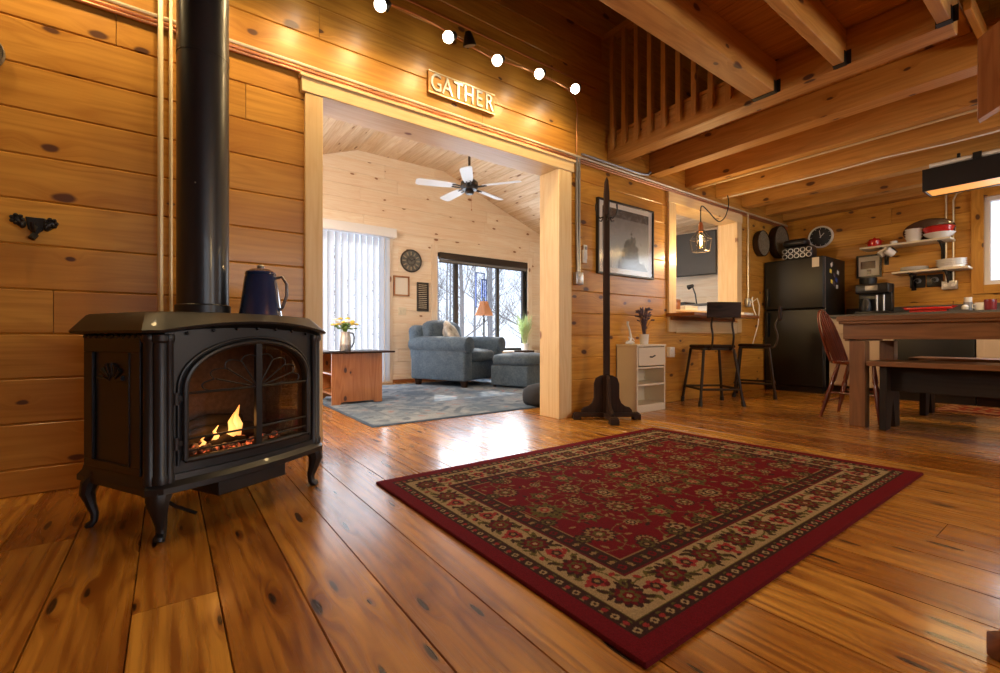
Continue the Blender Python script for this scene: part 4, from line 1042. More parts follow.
# pendant bulb in the wall opening
PN = thing('pendant_lamp', 'caged pendant lamp with a glowing filament bulb hanging before the wall opening', 'pendant lamp', (4.34, 2.50, 1.58)); PN.scale = (1.2, 1.2, 1.2)
mb = MB(); mb.tube(cat([(0, 0, .16), (0, 0, .30), (.03, 0, .33), (.12, 0, .30), (.28, 0, .24), (.40, 0, .30), (.46, 0, .42), (.48, .02, .51)]), .005, 6); mb.build('cord', M['black'], PN)
mb = MB(); mb.lathe([(0, .19), (.012, .19), (.016, .17), (.02, .16), (.022, .11), (.0, .11)], (0, 0, 0), 16); mb.build('socket', M['copper'], PN)
mb = MB(); mb.lathe([(.0, -.035), (.018, -.03), (.03, -.01), (.033, .02), (.026, .06), (.015, .09), (.013, .11)], (0, 0, 0), 20); mb.build('bulb', glass('bulb glass', .1, (1, .9, .7)), PN)
mb = MB(); mb.tube([(-.008, 0, .08), (-.012, 0, .03), (-.004, 0, -.01), (.004, .0, .035), (.012, 0, .0), (.010, 0, .08)], .0042, 6); mb.build('filament', M['fila'], PN)
mb = MB()
lev = [(.030, .115), (.085, .045), (.065, -.055)]
for i in range(6):
    a = PI / 3 * i; b_ = a + PI / 6
    p0 = (lev[0][0] * math.cos(a), lev[0][0] * math.sin(a), lev[0][1]); p1 = (lev[1][0] * math.cos(a), lev[1][0] * math.sin(a), lev[1][1]); p2 = (lev[2][0] * math.cos(a), lev[2][0] * math.sin(a), lev[2][1])
    a2 = a + PI / 3; q1 = (lev[1][0] * math.cos(a2), lev[1][0] * math.sin(a2), lev[1][1]); q2 = (lev[2][0] * math.cos(a2), lev[2][0] * math.sin(a2), lev[2][1]); q0 = (lev[0][0] * math.cos(a2), lev[0][0] * math.sin(a2), lev[0][1])
    for s_, e_ in ((p0, p1), (p1, p2), (p1, q1), (p2, q2), (p0, q0)): mb.tube([s_, e_], .0032, 6)
mb.build('cage', M['darkm'], PN)

# ------------------------------------------------------------------ bar stools
def stool(label, loc, rz):
    t = thing('bar_stool', label, 'bar stool', loc, rz, None)
    H = .575; b, s_ = .205, .145
    mb = MB(); mb.rbox(-.155, .155, -.155, .155, H - .03, H, .012); mb.build('seat', M['darkwood'], t)
    mb = MB(); mb.box(-.145, .145, -.145, .145, H - .05, H - .031); mb.build('seat_frame', M['darkm'], t)
    for sx in (-1, 1):
        for sy in (-1, 1):
            mb = MB(); mb.tube([(sx * s_, sy * (s_ - .01), H - .04), (sx * b, sy * (b - .015), .02)], .013, 10); L = mb.build('leg', M['darkm'], t)
            mb = MB(); mb.cyl((sx * (b - .003), sy * (b - .018), .045), (sx * (b + .003), sy * (b - .012), 0), .018, .021, 12); mb.build('foot_cap', M['black'], L)
    f = .186
    for (p, q) in (((-f, -f), (f, -f)), ((f, -f), (f, f)), ((f, f), (-f, f)), ((-f, f), (-f, -f))):
        mb = MB(); mb.tube([(p[0], p[1], .155), (q[0], q[1], .155)], .011, 8); mb.build('footrest', M['darkm'], t)
    for sx in (-1, 1):
        mb = MB(); mb.tube(cat([(sx * .10, -.10, H - .04), (sx * .10, -.185, H - .03), (sx * .10, -.215, H + .08), (sx * .10, -.19, H + .20), (sx * .10, -.235, H + .30), (sx * .10, -.23, H + .36)]), .0095, 8); mb.build('back_post', M['darkm'], t)
    mb = MB()
    P = [(-.16 + .32 * i / 12) for i in range(13)]
    vs = []; fs = []
    for x in P:
        y = -.235 - .02 * (1 - (x / .16) ** 2) + .01
        vs += [(x, y - .009, H + .255), (x, y + .009, H + .255), (x, y + .004, H + .40), (x, y - .014, H + .40)]
    for i in range(12):
        for k in range(4): fs.append((i * 4 + k, i * 4 + (k + 1) % 4, i * 4 + 4 + (k + 1) % 4, i * 4 + 4 + k))
    fs.append([0, 1, 2, 3]); fs.append([51, 50, 49, 48]); mb.add(vs, fs); mb.build('backrest', M['darkwood'], t, bevel=.004)
    return t
stool('dark wooden bar stool with metal legs nearer the cream cabinet, its back to the room', (4.31, 2.37, 0), R(-34))
stool('dark bar stool with metal legs nearer the fridge, its back towards the fridge', (5.21, 2.375, 0), R(23))

# ------------------------------------------------------------------ fridge
FR = thing('refrigerator', 'black top freezer refrigerator in the kitchen corner', 'refrigerator', (6.03, 2.0, 0))
mb = MB(); mb.rbox(.06, .69, 0, .635, .02, 1.585, .008); mb.build('body', M['appl'], FR)
mb = MB(); mb.rbox(0, .057, .0, .635, .985, 1.582, .012, 3); fz = mb.build('freezer_door', M['appl'], FR)
mb = MB(); mb.rbox(0, .057, .0, .635, .07, .975, .012, 3); fd = mb.build('fridge_door', M['appl'], FR)
mb = MB(); mb.rbox(-.035, 0, .575, .60, 1.02, 1.25, .008); mb.build('handle', M['appl'], fz)
mb = MB(); mb.rbox(-.035, 0, .575, .60, .65, .945, .008); mb.build('handle', M['appl'], fd)
mb = MB(); mb.box(.02, .06, .01, .625, 0.0, .065); mb.build('toe_grille', M['black'], FR)
mb = MB(); mb.box(.045, .062, -.004, .0, .08, 1.57); mb.build('edge_trim', M['steelp'], FR)
tag(mb and MB().box(-.004, 0, -.035, .035, -.055, .055).build('note', M['paper'], None, loc=(6.028, 2.075, 1.515)), 'white note stuck on the freezer door', 'note')
rr = random.Random(5)
MG = [('yellow', .22, 1.42), ('yellow', .25, 1.30), ('lav', .34, 1.38), ('blue', .40, 1.33), ('white', .45, 1.42), ('lav', .32, 1.28), ('china', .25, 1.50), ('white', .42, 1.25)]
for i, (mt, dx, z) in enumerate(MG):
    mb = MB(); mb.rbox(-.03, .03, -.004, 0, -.022, .022, .0018); o = mb.build('fridge_magnet', M[mt], loc=(6.03 + dx, 1.9995, z)); o.rotation_euler = (0, rr.uniform(-.5, .5), 0)
    tag(o, 'small magnet on the side of the black refrigerator', 'magnet', 'magnets on the refrigerator side')
BK = thing('wire_basket', 'dark domed wire basket with round scroll pattern on top of the refrigerator', 'basket', (6.26, 2.33, 1.587))
mb = MB(); mb.rbox(-.10, .10, -.17, .15, 0, .17, .05, 3); mb.build('basket', M['black'], BK)
mb = MB(); mb.rbox(-.09, .09, -.10, .16, .17, .26, .04, 3); mb.build('domed_lid', M['black'], BK)
mb = MB()
for r_ in range(2):
    for k in range(5):
        cy, cz = -.14 + .065 * k, .05 + .065 * r_
        mb.tube([(-.104, cy + .026 * math.cos(2 * PI * q / 12), cz + .026 * math.sin(2 * PI * q / 12)) for q in range(13)], .005, 6)
mb.build('scroll_front', M['steel'], BK)
# clock on the kitchen wall
CK = thing('wall_clock', 'round black faced clock with a pale rim above the refrigerator', 'clock', (KX, 2.257, 1.925))
mb = MB(); mb.lathe([(.118, 0), (.14, 0), (.14, -.02), (.134, -.028), (.124, -.028), (.118, -.02)], (0, 0, 0), 40, 'x', False); mb.build('rim', M['white'], CK)
mb = MB(); mb.lathe([(0, -.014), (.12, -.014), (.12, 0), (0, 0)], (0, 0, 0), 40, 'x'); mb.build('face', M['black'], CK)
for k in range(12):
    mb = MB(); a = k * PI / 6; L = .014 if k % 3 == 0 else .008; mb.box(-.0165, -.014, -.0025, .0025, .112 - L, .112); mb.xf(Matrix.Rotation(a, 4, 'X')); mb.build('hour_mark', M['white'], CK)
for a, L in ((R(-8), .085), (R(42), .06)):
    mb = MB(); mb.box(-.019, -.017, -.003, .003, -.012, L); mb.xf(Matrix.Rotation(a, 4, 'X')); mb.build('hand', M['white'], CK)

# ------------------------------------------------------------------ kitchen counter and appliances
CH = .90
def cabinet(y0, y1, label, n=1, drawer=False):
    t = thing('base_cabinet', label, 'cabinet', (6.1, (y0 + y1) / 2, 0)); w = (y1 - y0) / 2 - .002
    mb = MB(); mb.box(.02, .62, -w, w, .10, CH - .035); mb.build('body', M['beige'], t)
    mb = MB(); mb.box(.07, .09, -w, w, 0, .10); mb.build('toe_kick', M['darkwood'], t)
    for k in range(n):
        a = -w + .004 + 2 * w * k / n; b = -w + 2 * w * (k + 1) / n - .004
        top = CH - .05 - (.17 if drawer else 0)
        mb = MB(); mb.box(0, .02, a, b, .11, top); mb.box(-.004, 0, a, b, .11, .16); mb.box(-.004, 0, a, b, top - .05, top); mb.box(-.004, 0, a, a + .05, .16, top - .05); mb.box(-.004, 0, b - .05, b, .16, top - .05)
        d_ = mb.build('door', M['beige'], t, bevel=.002)
        mb = MB(); mb.ball((-.02, a + .03 if k % 2 else b - .03, top - .08), .012); mb.build('knob', M['blackm'], d_)
        if drawer:
            mb = MB(); mb.box(-.002, .02, a, b, top + .008, CH - .045); d_ = mb.build('drawer', M['beige'], t, bevel=.002)
            mb = MB(); mb.ball((-.015, (a + b) / 2, top + .08), .012); mb.build('knob', M['blackm'], d_)
    return t
cabinet(1.39, 1.97, 'beige base cabinet beside the refrigerator', 1, True)
cabinet(.20, .80, 'beige base cabinet right of the black dishwasher', 1)
cabinet(-.60, .198, 'beige base cabinet under the kitchen window', 2)
cabinet(-1.5, -.602, 'beige base cabinet at the far right end of the counter', 2)
DW = thing('dishwasher', 'black dishwasher between the beige cabinets behind the benches', 'dishwasher', (6.1, 1.095, 0))
mb = MB(); mb.box(.02, .6, -.293, .293, .08, CH - .036); mb.build('body', M['black'], DW)
mb = MB(); mb.rbox(-.01, .02, -.29, .29, .11, .73, .004); mb.build('door', M['appl'], DW)
mb = MB(); mb.rbox(-.012, .02, -.29, .29, .74, .86, .004); mb.build('control_panel', M['black'], DW)
mb = MB(); mb.tube([(-.04, -.22, .70), (-.04, .22, .70)], .01, 8); mb.build('handle', M['steelp'], DW)
mb = MB(); mb.box(.06, .08, -.29, .29, 0, .08); mb.build('toe_kick', M['black'], DW)
t = thing('countertop', 'long dark grey kitchen countertop with a low backsplash', 'countertop', (6.1, .2, CH - .035))
mb = MB(); mb.box(-.03, .628, -1.72, 1.78, 0, .035); mb.build('slab', M['counter'], t, bevel=.004)
mb = MB(); mb.box(.60, .628, -1.72, 1.78, .035, .13); mb.build('backsplash', M['counter'], t, bevel=.003)
CM = thing('coffee_maker', 'black coffee maker with a glass carafe and silver trim beside the refrigerator', 'coffee maker', (6.35, 1.62, CH))
mb = MB(); mb.rbox(-.10, .12, -.15, .15, 0, .035, .01); mb.build('base', M['black'], CM)
mb = MB(); mb.rbox(.03, .12, -.15, .15, .035, .34, .012); mb.build('body', M['black'], CM)
mb = MB(); mb.rbox(-.10, .05, -.15, .15, .23, .34, .02); hd = mb.build('brew_head', M['black'], CM)
mb = MB(); mb.rbox(-.105, -.098, -.055, .055, .26, .32, .004); mb.build('control_panel', M['steelp'], hd)
mb = MB(); mb.lathe([(0, .036), (.05, .036), (.058, .07), (.05, .13), (.035, .165), (.038, .18)], (-.03, .07, 0), 24); cf = mb.build('carafe', M['blackhole'], CM)
mb = MB(); mb.tube([(-.075, .03, .16), (-.10, .02, .12), (-.08, .035, .07)], .007, 8); mb.build('handle', M['steel'], cf)
for y in (-.10, -.04): mb = MB(); mb.cyl((-.06, y, .04), (-.06, y, .21), .009, n=12); mb.build('column', M['steel'], CM)
UT = thing('coffee_grinder', 'tall black grinder standing behind the coffee maker', 'grinder', (6.56, 1.73, CH))
mb = MB(); mb.rbox(-.07, .07, -.07, .07, 0, .24, .015); mb.build('body', M['black'], UT)
mb = MB(); mb.tube([(0, 0, .24), (0, 0, .30), (0, 0, .43), (0, 0, .44)], [.05, .07, .085, .06], 20); mb.build('hopper', M['blackhole'], UT)
KF = thing('framed_print', 'small framed print hanging above the coffee maker', 'picture', (KX, 1.762, 1.49))
mb = MB()
for b in ((-.12, .12, .115, .135), (-.12, .12, -.135, -.115), (-.12, -.10, -.115, .115), (.10, .12, -.115, .115)): mb.box(-.02, 0, *b)
mb.build('frame', M['black'], KF)
mb = MB(); mb.box(-.01, 0, -.11, .11, -.125, .125); mb.build('print', M['paper'], KF)
mb = MB(); mb.box(-.012, -.01, -.06, .08, -.03, .06); mb.box(-.012, -.01, -.02, .02, -.09, -.04); mb.build('motif', M['brownc'], KF)
# shelves
def shelf(label, y0, y1, z, brk):
    t = thing('wall_shelf', label, 'shelf', (KX, (y0 + y1) / 2, z)); w = (y1 - y0) / 2
    mb = MB(); mb.box(-.25, -.0, -w, w, -.022, 0); mb.build('board', M['steelp' if 0 else 'cream'], t, bevel=.003)
    for y in brk:
        mb = MB(); mb.box(-.235, 0, y - .012 - (y0 + y1) / 2, y + .012 - (y0 + y1) / 2, -.035, -.023); mb.box(-.012, 0, y - .02 - (y0 + y1) / 2, y + .02 - (y0 + y1) / 2, -.20, -.023); mb.tube([(-.21, y - (y0 + y1) / 2, -.03), (-.1, y - (y0 + y1) / 2, -.08), (-.01, y - (y0 + y1) / 2, -.18)], .008, 8); mb.build('bracket', M['blackm'], t)
    return t
shelf('upper pale kitchen shelf holding the red and brown dishes', 1.03, 1.79, 1.685, (1.12, 1.6))
shelf('lower pale kitchen shelf holding the white plates', .90, 1.50, 1.37, (1.08, 1.36))
def bowl(name, label, cat, x, y, z, r, h_, mat, foot=.45, n=1, grp=None, th=.004):
    t = thing(name, label, cat, (x, y, z), 0, grp)
    mb = MB(); mb.lathe([(0, 0), (r * foot, 0), (r * foot, h_ * .12), (r * .85, h_ * .6), (r, h_), (r - th, h_), (r * .8, h_ * .6), (r * .35, h_ * .18), (0, h_ * .16)], (0, 0, 0), 28); mb.build('bowl', M[mat], t)
    return t
def single(name, label, cat, mb, mat, loc, group=None, rz=0):
    o = mb.build(name, M[mat] if isinstance(mat, str) else mat, loc=loc, rz=rz); tag(o, label, cat, group); return o
SX = 6.60
t = thing('red_pot', 'small red enamel pot at the left end of the upper shelf', 'pot', (SX, 1.68, 1.685))
mb = MB(); mb.lathe([(0, 0), (.055, 0), (.065, .02), (.065, .075), (.06, .08), (.05, .095), (0, .10)], (0, 0, 0), 24); mb.build('body', M['red'], t)
for s_ in (-1, 1): mb = MB(); mb.tube([(0, s_ * .06, .05), (0, s_ * .085, .06), (0, s_ * .06, .07)], .006, 6); mb.build('handle', M['red'], t)
mb = MB(); mb.ball((0, 0, .105), .012); mb.build('knob', M['red'], t)
single('salt_dish', 'tiny white dish between the red pot and the white bowls on the upper shelf', 'dish', MB().lathe([(0, 0), (.03, 0), (.034, .035), (.028, .04), (0, .04)], (0, 0, 0), 20), 'china', (SX - .03, 1.50, 1.685))
t = thing('serving_platter', 'large brown oval platter leaning on the wall at the back of the upper shelf', 'platter', (6.715, 1.235, 1.685))
mb = MB(); mb.lathe([(0, -.018), (.15, -.018), (.20, -.04), (.205, -.036), (.155, -.008), (0, -.008)], (0, 0, 0), 40, 'x'); mb.map(lambda v: (v.x * .6, v.y * 1.05, v.z * .62 + .128)); mb.build('platter', M['brownc'], t)
for k in range(4): t = bowl('mixing_bowl', ['lowest of the stacked white bowls on the upper shelf', 'second of the stacked white bowls on the upper shelf, counting from the board', 'third of the stacked white bowls on the upper shelf, just under the top one', 'topmost of the stacked white bowls on the upper shelf'][k], 'bowl', SX - .02, 1.335, 1.686 + .028 * k, .075, .055, 'china', .75)
t = thing('casserole_dish', 'red oval casserole dish on the upper shelf in front of the brown platter', 'casserole', (SX + .0, 1.14, 1.745))
mb = MB(); mb.lathe([(0, 0), (.10, 0), (.125, .06), (.13, .065), (.12, .075), (.05, .09), (0, .092)], (0, 0, 0), 32); mb.build('dish', M['red'], t)
mb = MB(); mb.tube([(0, .12, .06), (0, .15, .065), (0, .12, .07)], .008, 6); mb.build('handle', M['red'], t)
bowl('serving_bowl', 'wide white bowl under the red casserole at the right end of the upper shelf', 'bowl', SX - .02, 1.13, 1.686, .13, .06, 'china', .5)
for k in range(4):
    single('dinner_plate', 'white plate in the low stack on the lower shelf', 'plate', MB().lathe([(0, 0), (.06, 0), (.115, .010), (.118, .013), (.11, .014), (.06, .005), (0, .005)], (0, 0, 0), 32), 'china', (SX - .02, 1.33, 1.371 + .009 * k), 'stacked plates on the lower shelf')
for k in range(4): bowl('baking_dish', ['lowest white dish of the right stack on the lower shelf', 'second white dish of the right stack on the lower shelf', 'third white dish of the right stack on the lower shelf', 'topmost white dish of the right stack on the lower shelf'][k], 'dish', SX - .02, 1.04, 1.371 + .019 * k, .12, .030, 'china', .85)
def mug(label, loc, mat, rz=0, tilt=0, grp=None, r=.04, h_=.09):
    t = thing('mug', label, 'mug', loc, rz, grp)
    mb = MB(); mb.lathe([(0, 0), (r * .9, 0), (r, .01), (r, h_), (r - .004, h_), (r - .005, .01), (0, .008)], (0, 0, 0), 24)
    if tilt: mb.xf(Matrix.Translation((0, 0, 0)) @ Matrix.Rotation(tilt, 4, 'X'))
    mb.build('cup', M[mat], t)
    mb = MB(); mb.tube([(r, 0, h_ * .8), (r + .028, 0, h_ * .75), (r + .028, 0, h_ * .35), (r, 0, h_ * .22)], .005, 6)
    if tilt: mb.xf(Matrix.Rotation(tilt, 4, 'X'))
    mb.build('handle', M[mat], t)
mug('white mug hanging under the upper shelf, the one nearer the refrigerator', (6.50, 1.61, 1.575), 'china', .5, R(50))
mug('black mug hanging between the two white mugs under the upper shelf', (6.50, 1.545, 1.565), 'black', .2, R(50))
mug('white mug hanging under the upper shelf, the one nearer the window', (6.50, 1.49, 1.57), 'china', .8, R(-55))
for i, y in enumerate((1.33, 1.19)):
    t = thing('metal_sign', ['left small black wall sign with pale scroll pattern below the lower shelf', 'right small black wall sign with pale scroll pattern below the lower shelf'][i], 'sign', (KX, y, 1.265))
    mb = MB(); mb.rbox(-.012, 0, -.065, .065, -.07, .065, .004); mb.build('panel', M['black'], t)
    mb = MB()
    for q in range(3): mb.tube([(-.014, .03 * math.cos(a) * (1 - q * .25) , .03 * math.sin(a) * (1 - q * .2) + .005) for a in [k * .5 + q for k in range(9)]], .003, 5)
    mb.build('scroll_pattern', M['steelp'], t)
t = thing('serving_tray', 'long red tray on the kitchen counter below the shelves', 'tray', (6.30, 1.17, CH))
mb = MB(); mb.rbox(-.08, .08, -.19, .17, .03, .055, .01); mb.build('tray', M['red'], t)
for s_ in (-1, 1): mb = MB(); mb.tube([(0, s_ * .17 - .01, .045), (0, s_ * .21 - .01, .06), (.0, s_ * .17 - .01, .06)], .007, 6); mb.build('handle', M['red'], t)
mb = MB(); mb.box(-.06, .06, -.15, .13, 0, .03); mb.build('foot', M['red'], t)
single('jar', 'tiny white jar on the counter right of the red tray', 'jar', MB().lathe([(0, 0), (.025, 0), (.028, .03), (.015, .045), (0, .05)], (0, 0, 0), 16), 'china', (6.32, .90, CH + .02))
t = thing('candle_jar', 'white candle in a glass jar on the counter by the kitchen window', 'candle', (6.50, .905, CH))
mb = MB(); mb.cyl((0, 0, 0), (0, 0, .10), .035, n=20); mb.build('jar', M['steelp'], t); mb = MB(); mb.cyl((0, 0, .10), (0, 0, .15), .03, n=20); mb.build('candle', M['china'], t)
mug('white and blue cup on the counter left of the maroon mug', (6.38, .80, CH + .01), 'china', 2.4, 0, None, .045, .075)
mug('maroon mug on the counter under the kitchen window', (6.36, .735, CH + .01), 'maroon', 1.2, 0, None, .045, .10)

# ------------------------------------------------------------------ dining table, benches, chair
TB = thing('dining_table', 'long brown wooden dining table with square legs', 'table', (4.455, .225, 0))
mb = MB(); mb.box(-.47, .47, -1.1, 1.015, .765, .80); mb.box(-.46, .46, -1.09, 1.005, .745, .766); mb.build('tabletop', M['table'], TB, bevel=.005)
mb = MB(); mb.box(-.43, -.40, -1.04, .985, .635, .745); mb.box(.40, .43, -1.04, .985, .635, .745); mb.box(-.40, .40, .955, .985, .62, .745); mb.box(-.40, .40, -1.04, -1.01, .62, .745); mb.build('apron', M['table'], TB, bevel=.003)
for sx in (-1, 1):
    for sy in (-1, 1):
        mb = MB(); x = sx * .355; y = .91 if sy > 0 else -.96; mb.box(x - .05, x + .05, y - .05, y + .045, 0, .62); mb.build('leg', M['table'], TB, bevel=.004)
def bench(label, loc, up):
    t = thing('bench', label, 'bench', loc)
    mb = MB(); mb.box(-.19, .19, -2.2, .07, .445, .48); mb.build('seat', M['table'], t, bevel=.004)
    mb = MB(); mb.box(-.06, -.035, -2.05, -.035, .27, .444); mb.build('apron', M['benchleg'], t, bevel=.003)
    for y in (-.015, -2.1):
        mb = MB()
        mb.prism([(-.165, 0), (-.06, 0), (0, .20), (.06, 0), (.165, 0), (.15, .444), (-.15, .444)], y - .02, y + .02, 'xz'); mb.build('leg_board', M['benchleg'], t, bevel=.003)
    return t
bench('brown topped bench with charcoal legs in front of the dining table', (4.19, .995, 0), 0)
bench('brown topped bench with charcoal legs on the kitchen side of the dining table', (5.19, .98, 0), 0)
WC = thing('windsor_chair', 'cherry red windsor chair with a hooped spindle back at the table head', 'chair', (4.53, 1.235, 0), R(180))
mb = MB(); mb.lathe([(0, .425), (.18, .425), (.205, .435), (.21, .45), (.195, .458), (0, .450)], (0, 0, 0), 32); mb.map(lambda v: (v.x * 1.0, v.y * .98, v.z)); mb.build('seat', M['chairred'], WC)
LG_ = [((-.13, .11), (-.22, .17)), ((.13, .11), (.22, .17)), ((-.12, -.12), (-.20, -.22)), ((.12, -.12), (.20, -.22))]
for (a, b) in LG_:
    def pt_(t_): return (a[0] + (b[0] - a[0]) * t_, a[1] + (b[1] - a[1]) * t_, .43 * (1 - t_))
    mb = MB(); mb.tube([pt_(0), pt_(.15), pt_(.3), pt_(.35), pt_(.4), pt_(.65), pt_(.9), pt_(1)], [.012, .015, .019, .013, .018, .018, .012, .011], 10); mb.build('leg', M['chairred'], WC)
mb = MB(); mb.tube([(-.175, .14, .2), (-.165, -.175, .2)], [.008, .008], 8); mb.build('stretcher', M['chairred'], WC)
mb = MB(); mb.tube([(.175, .14, .2), (.165, -.175, .2)], [.008, .008], 8); mb.build('stretcher', M['chairred'], WC)
mb = MB(); mb.tube([(-.17, -.02, .2), (.17, -.02, .2)], [.009, .009], 8); mb.build('stretcher', M['chairred'], WC)
mb = MB(); mb.tube([(-.20, -.205, .12), (.20, -.205, .12)], [.009, .009], 8); mb.build('stretcher', M['chairred'], WC)
def bowp(th): 
    x = .185 * math.cos(th) * (1 + .12 * math.sin(th)); z = .455 + .42 * math.sin(th) ** .75 if math.sin(th) > 0 else .455
    return (x, -.155 - .30 * (z - .455), z)
mb = MB(); mb.tube([bowp(PI * i / 24) for i in range(25)], .011, 8); mb.build('bow', M['chairred'], WC)
for k in range(7):
    x = -.115 + .23 * k / 6; th = math.acos(max(-1, min(1, x * 1.25 / .2))); b = bowp(th)
    mb = MB(); mb.tube([(x, -.15, .45), ((x + b[0]) / 2, (-.15 + b[1]) / 2, (.45 + b[2]) / 2), b], [.008, .009, .006], 8); mb.build('spindle', M['chairred'], WC)
# ceiling fixture above the table
KL = thing('kitchen_light', 'black trough ceiling light with warm glowing underside above the kitchen', 'ceiling light', (5.34, .1, 2.0))
mb = MB(); mb.box(-.14, -.125, -.95, .90, -.11, .075); mb.box(.125, .14, -.95, .90, -.11, .075); mb.box(-.125, .125, -.95, .90, .02, .075); mb.box(-.125, .125, .885, .90, -.11, .02); mb.box(-.125, .125, -.95, -.935, -.11, .02); mb.build('housing', M['black'], KL, bevel=.002)
mb = MB(); mb.box(-.12, .12, -.93, .88, -.104, -.098); mb.build('glowing_underside', M['tube'], KL)  # glowing sheet imitates the warm-lit wood inside the trough
for y0, y1 in ((-.95, .05), (.12, .55), (.60, .86)): mb = MB(); mb.tube([(-.10, y0, .105), (-.10, y1, .105)], .018, 10); mb.build('tube', M['white'], KL)
for y in (-.4, .085, .575): mb = MB(); mb.box(-.13, -.07, y - .025, y + .025, .076, .13); mb.build('tube_clip', M['black'], KL)
for y in (-.7, .7): mb = MB(); mb.box(.0, .02, y - .01, y + .01, .076, .188); mb.build('hanger', M['blackm'], KL)
# near the camera
single('wood_block', 'brown wooden block on the floor at the lower right edge', 'block', MB().rbox(0, .16, 0, .035, 0, .05, .004), 'block', (1.331, .135, 0), rz=R(-36))
single('dark_object', 'small flat black object on the floor planks near the rug corner', 'doorstop', MB().rbox(-.03, .03, -.03, .03, 0, .012, .003), 'black', (.602, .557, 0), rz=R(-8))  # flat dark piece on the floor, not identified

# ------------------------------------------------------------------ far room
def vblind():
    t = thing('vertical_blind', 'white vertical blind closed over the glass door in the far room', 'blind', (1.62, LW - .07, 0))
    mb = MB(); mb.rbox(-.92, .965, -.06, .045, 2.035, 2.16, .008); mb.build('valance', M['vinyl'], t)
    for k in range(21):
        x = -.85 + .085 * k
        if x > .86: break
        mb = MB(); n = 5; vs = []; a = R(20 + (3 if k % 3 == 0 else 0) + (12 if k == 15 else 0))
        for j in range(n):
            q = -.046 + .092 * j / (n - 1); b = .015 * (1 - (q / .046) ** 2)
            vs += [(x + q * math.cos(a) - b * math.sin(a), q * math.sin(a) + b * math.cos(a), .03), (x + q * math.cos(a) - b * math.sin(a), q * math.sin(a) + b * math.cos(a), 2.03)]
        mb.add(vs, [(2 * j, 2 * j + 1, 2 * j + 3, 2 * j + 2) for j in range(n - 1)]); mb.build('slat', M['blind'], t, recalc=False)
    return t
vblind()
RB = thing('roller_blind', 'grey roller blind rolled up at the top of the picture window', 'blind', (4.17, LW - .01, 1.86))
mb = MB(); mb.rbox(-.86, .86, -.035, .03, -.03, .075, .01); mb.build('cassette', M['darkm'], RB)
mb = MB(); mb.box(-.85, .85, .0, .004, -.065, -.03); mb.build('fabric', plain('grey blind fabric', (.25, .25, .25), .8), RB)
mb = MB(); mb.rbox(-.85, .85, -.006, .012, -.08, -.063, .003); mb.build('bottom_rail', M['frame_dark'], RB)
# armchair
AC = thing('armchair', 'blue grey upholstered armchair with rolled arms and dark wooden feet', 'armchair', (3.235, 5.41, 0), R(22)); AC.scale = (1.03, 1.13, 1.0)
mb = MB(); mb.rbox(-.41, .41, -.37, .42, .09, .34, .03, 3); mb.build('base', M['armch'], AC)
mb = MB(); mb.rbox(-.27, .27, -.42, .25, .33, .48, .05, 4, puff=.02); mb.build('seat_cushion', M['armch'], AC)
for sx in (-1, 1):
    mb = MB(); mb.rbox(sx * .36 - .085, sx * .36 + .085, -.40, .40, .09, .56, .03, 3); 
    mb.xf(Matrix.Identity(4)); A_ = mb.build('armrest', M['armch'], AC)
    mb = MB(); mb.tube([(sx * .375, -.43, .545), (sx * .375, -.42, .545), (sx * .375, -.1, .55), (sx * .375, .3, .555), (sx * .375, .42, .55)], [.085, .105, .108, .105, .09], 24); mb.build('rolled_pad', M['armch'], A_)
mb = MB(); mb.rbox(-.43, .43, .25, .45, .30, .80, .08, 4)
mb.map(lambda v: (v.x, v.y + .10 * max(0, v.z - .4), v.z + .035 * (1 - (v.x / .43) ** 2) * (1 if v.z > .6 else 0))); mb.build('backrest', M['armch'], AC)
mb = MB(); mb.rbox(-.33, .33, .10, .30, .44, .86, .08, 4, puff=.03)
mb.map(lambda v: (v.x, v.y + .16 * (v.z - .44), v.z)); mb.build('back_cushion', M['armch'], AC)
for sx in (-1, 1):
    for sy in (-1, 1): mb = MB(); mb.tube([(sx * .36, sy * .34, .095), (sx * .36, sy * .34, 0)], [.05, .035], 12); mb.build('foot', M['darkwood'], AC)
PW_ = single('throw_pillow', 'patterned beige and grey cushion leaning in the blue armchair', 'cushion', MB().rbox(-.21, .21, -.06, .06, 0, .36, .05, puff=.05), 'pillow', (3.20, 5.40, .49))
PW_.rotation_euler = (R(-20), R(0), R(58))
OT = thing('ottoman', 'blue grey upholstered ottoman in front of the armchair', 'ottoman', (3.78, 4.68, 0), R(22))
mb = MB(); mb.rbox(-.34, .34, -.27, .27, .03, .29, .02, 3); mb.build('base', M['armch'], OT)
mb = MB(); mb.rbox(-.355, .355, -.285, .285, .28, .43, .04, 3, puff=.02); mb.build('cushion', M['armch'], OT)
for sx in (-1, 1):
    for sy in (-1, 1): mb = MB(); mb.cyl((sx * .3, sy * .23, 0), (sx * .3, sy * .23, .04), .02, n=10); mb.build('foot', M['darkwood'], OT)
TR = thing('serving_tray', 'small dark tray on the blue ottoman', 'tray', (3.86, 4.72, .44), R(22))
mb = MB(); mb.box(-.12, .12, -.08, .08, 0, .008); mb.build('base', M['darkwood'], TR)
for b in ((-.125, .125, -.085, -.075), (-.125, .125, .075, .085), (-.125, -.115, -.075, .075), (.115, .125, -.075, .075)): mb = MB(); mb.box(*b, 0, .03); mb.build('side', M['darkwood'], TR)
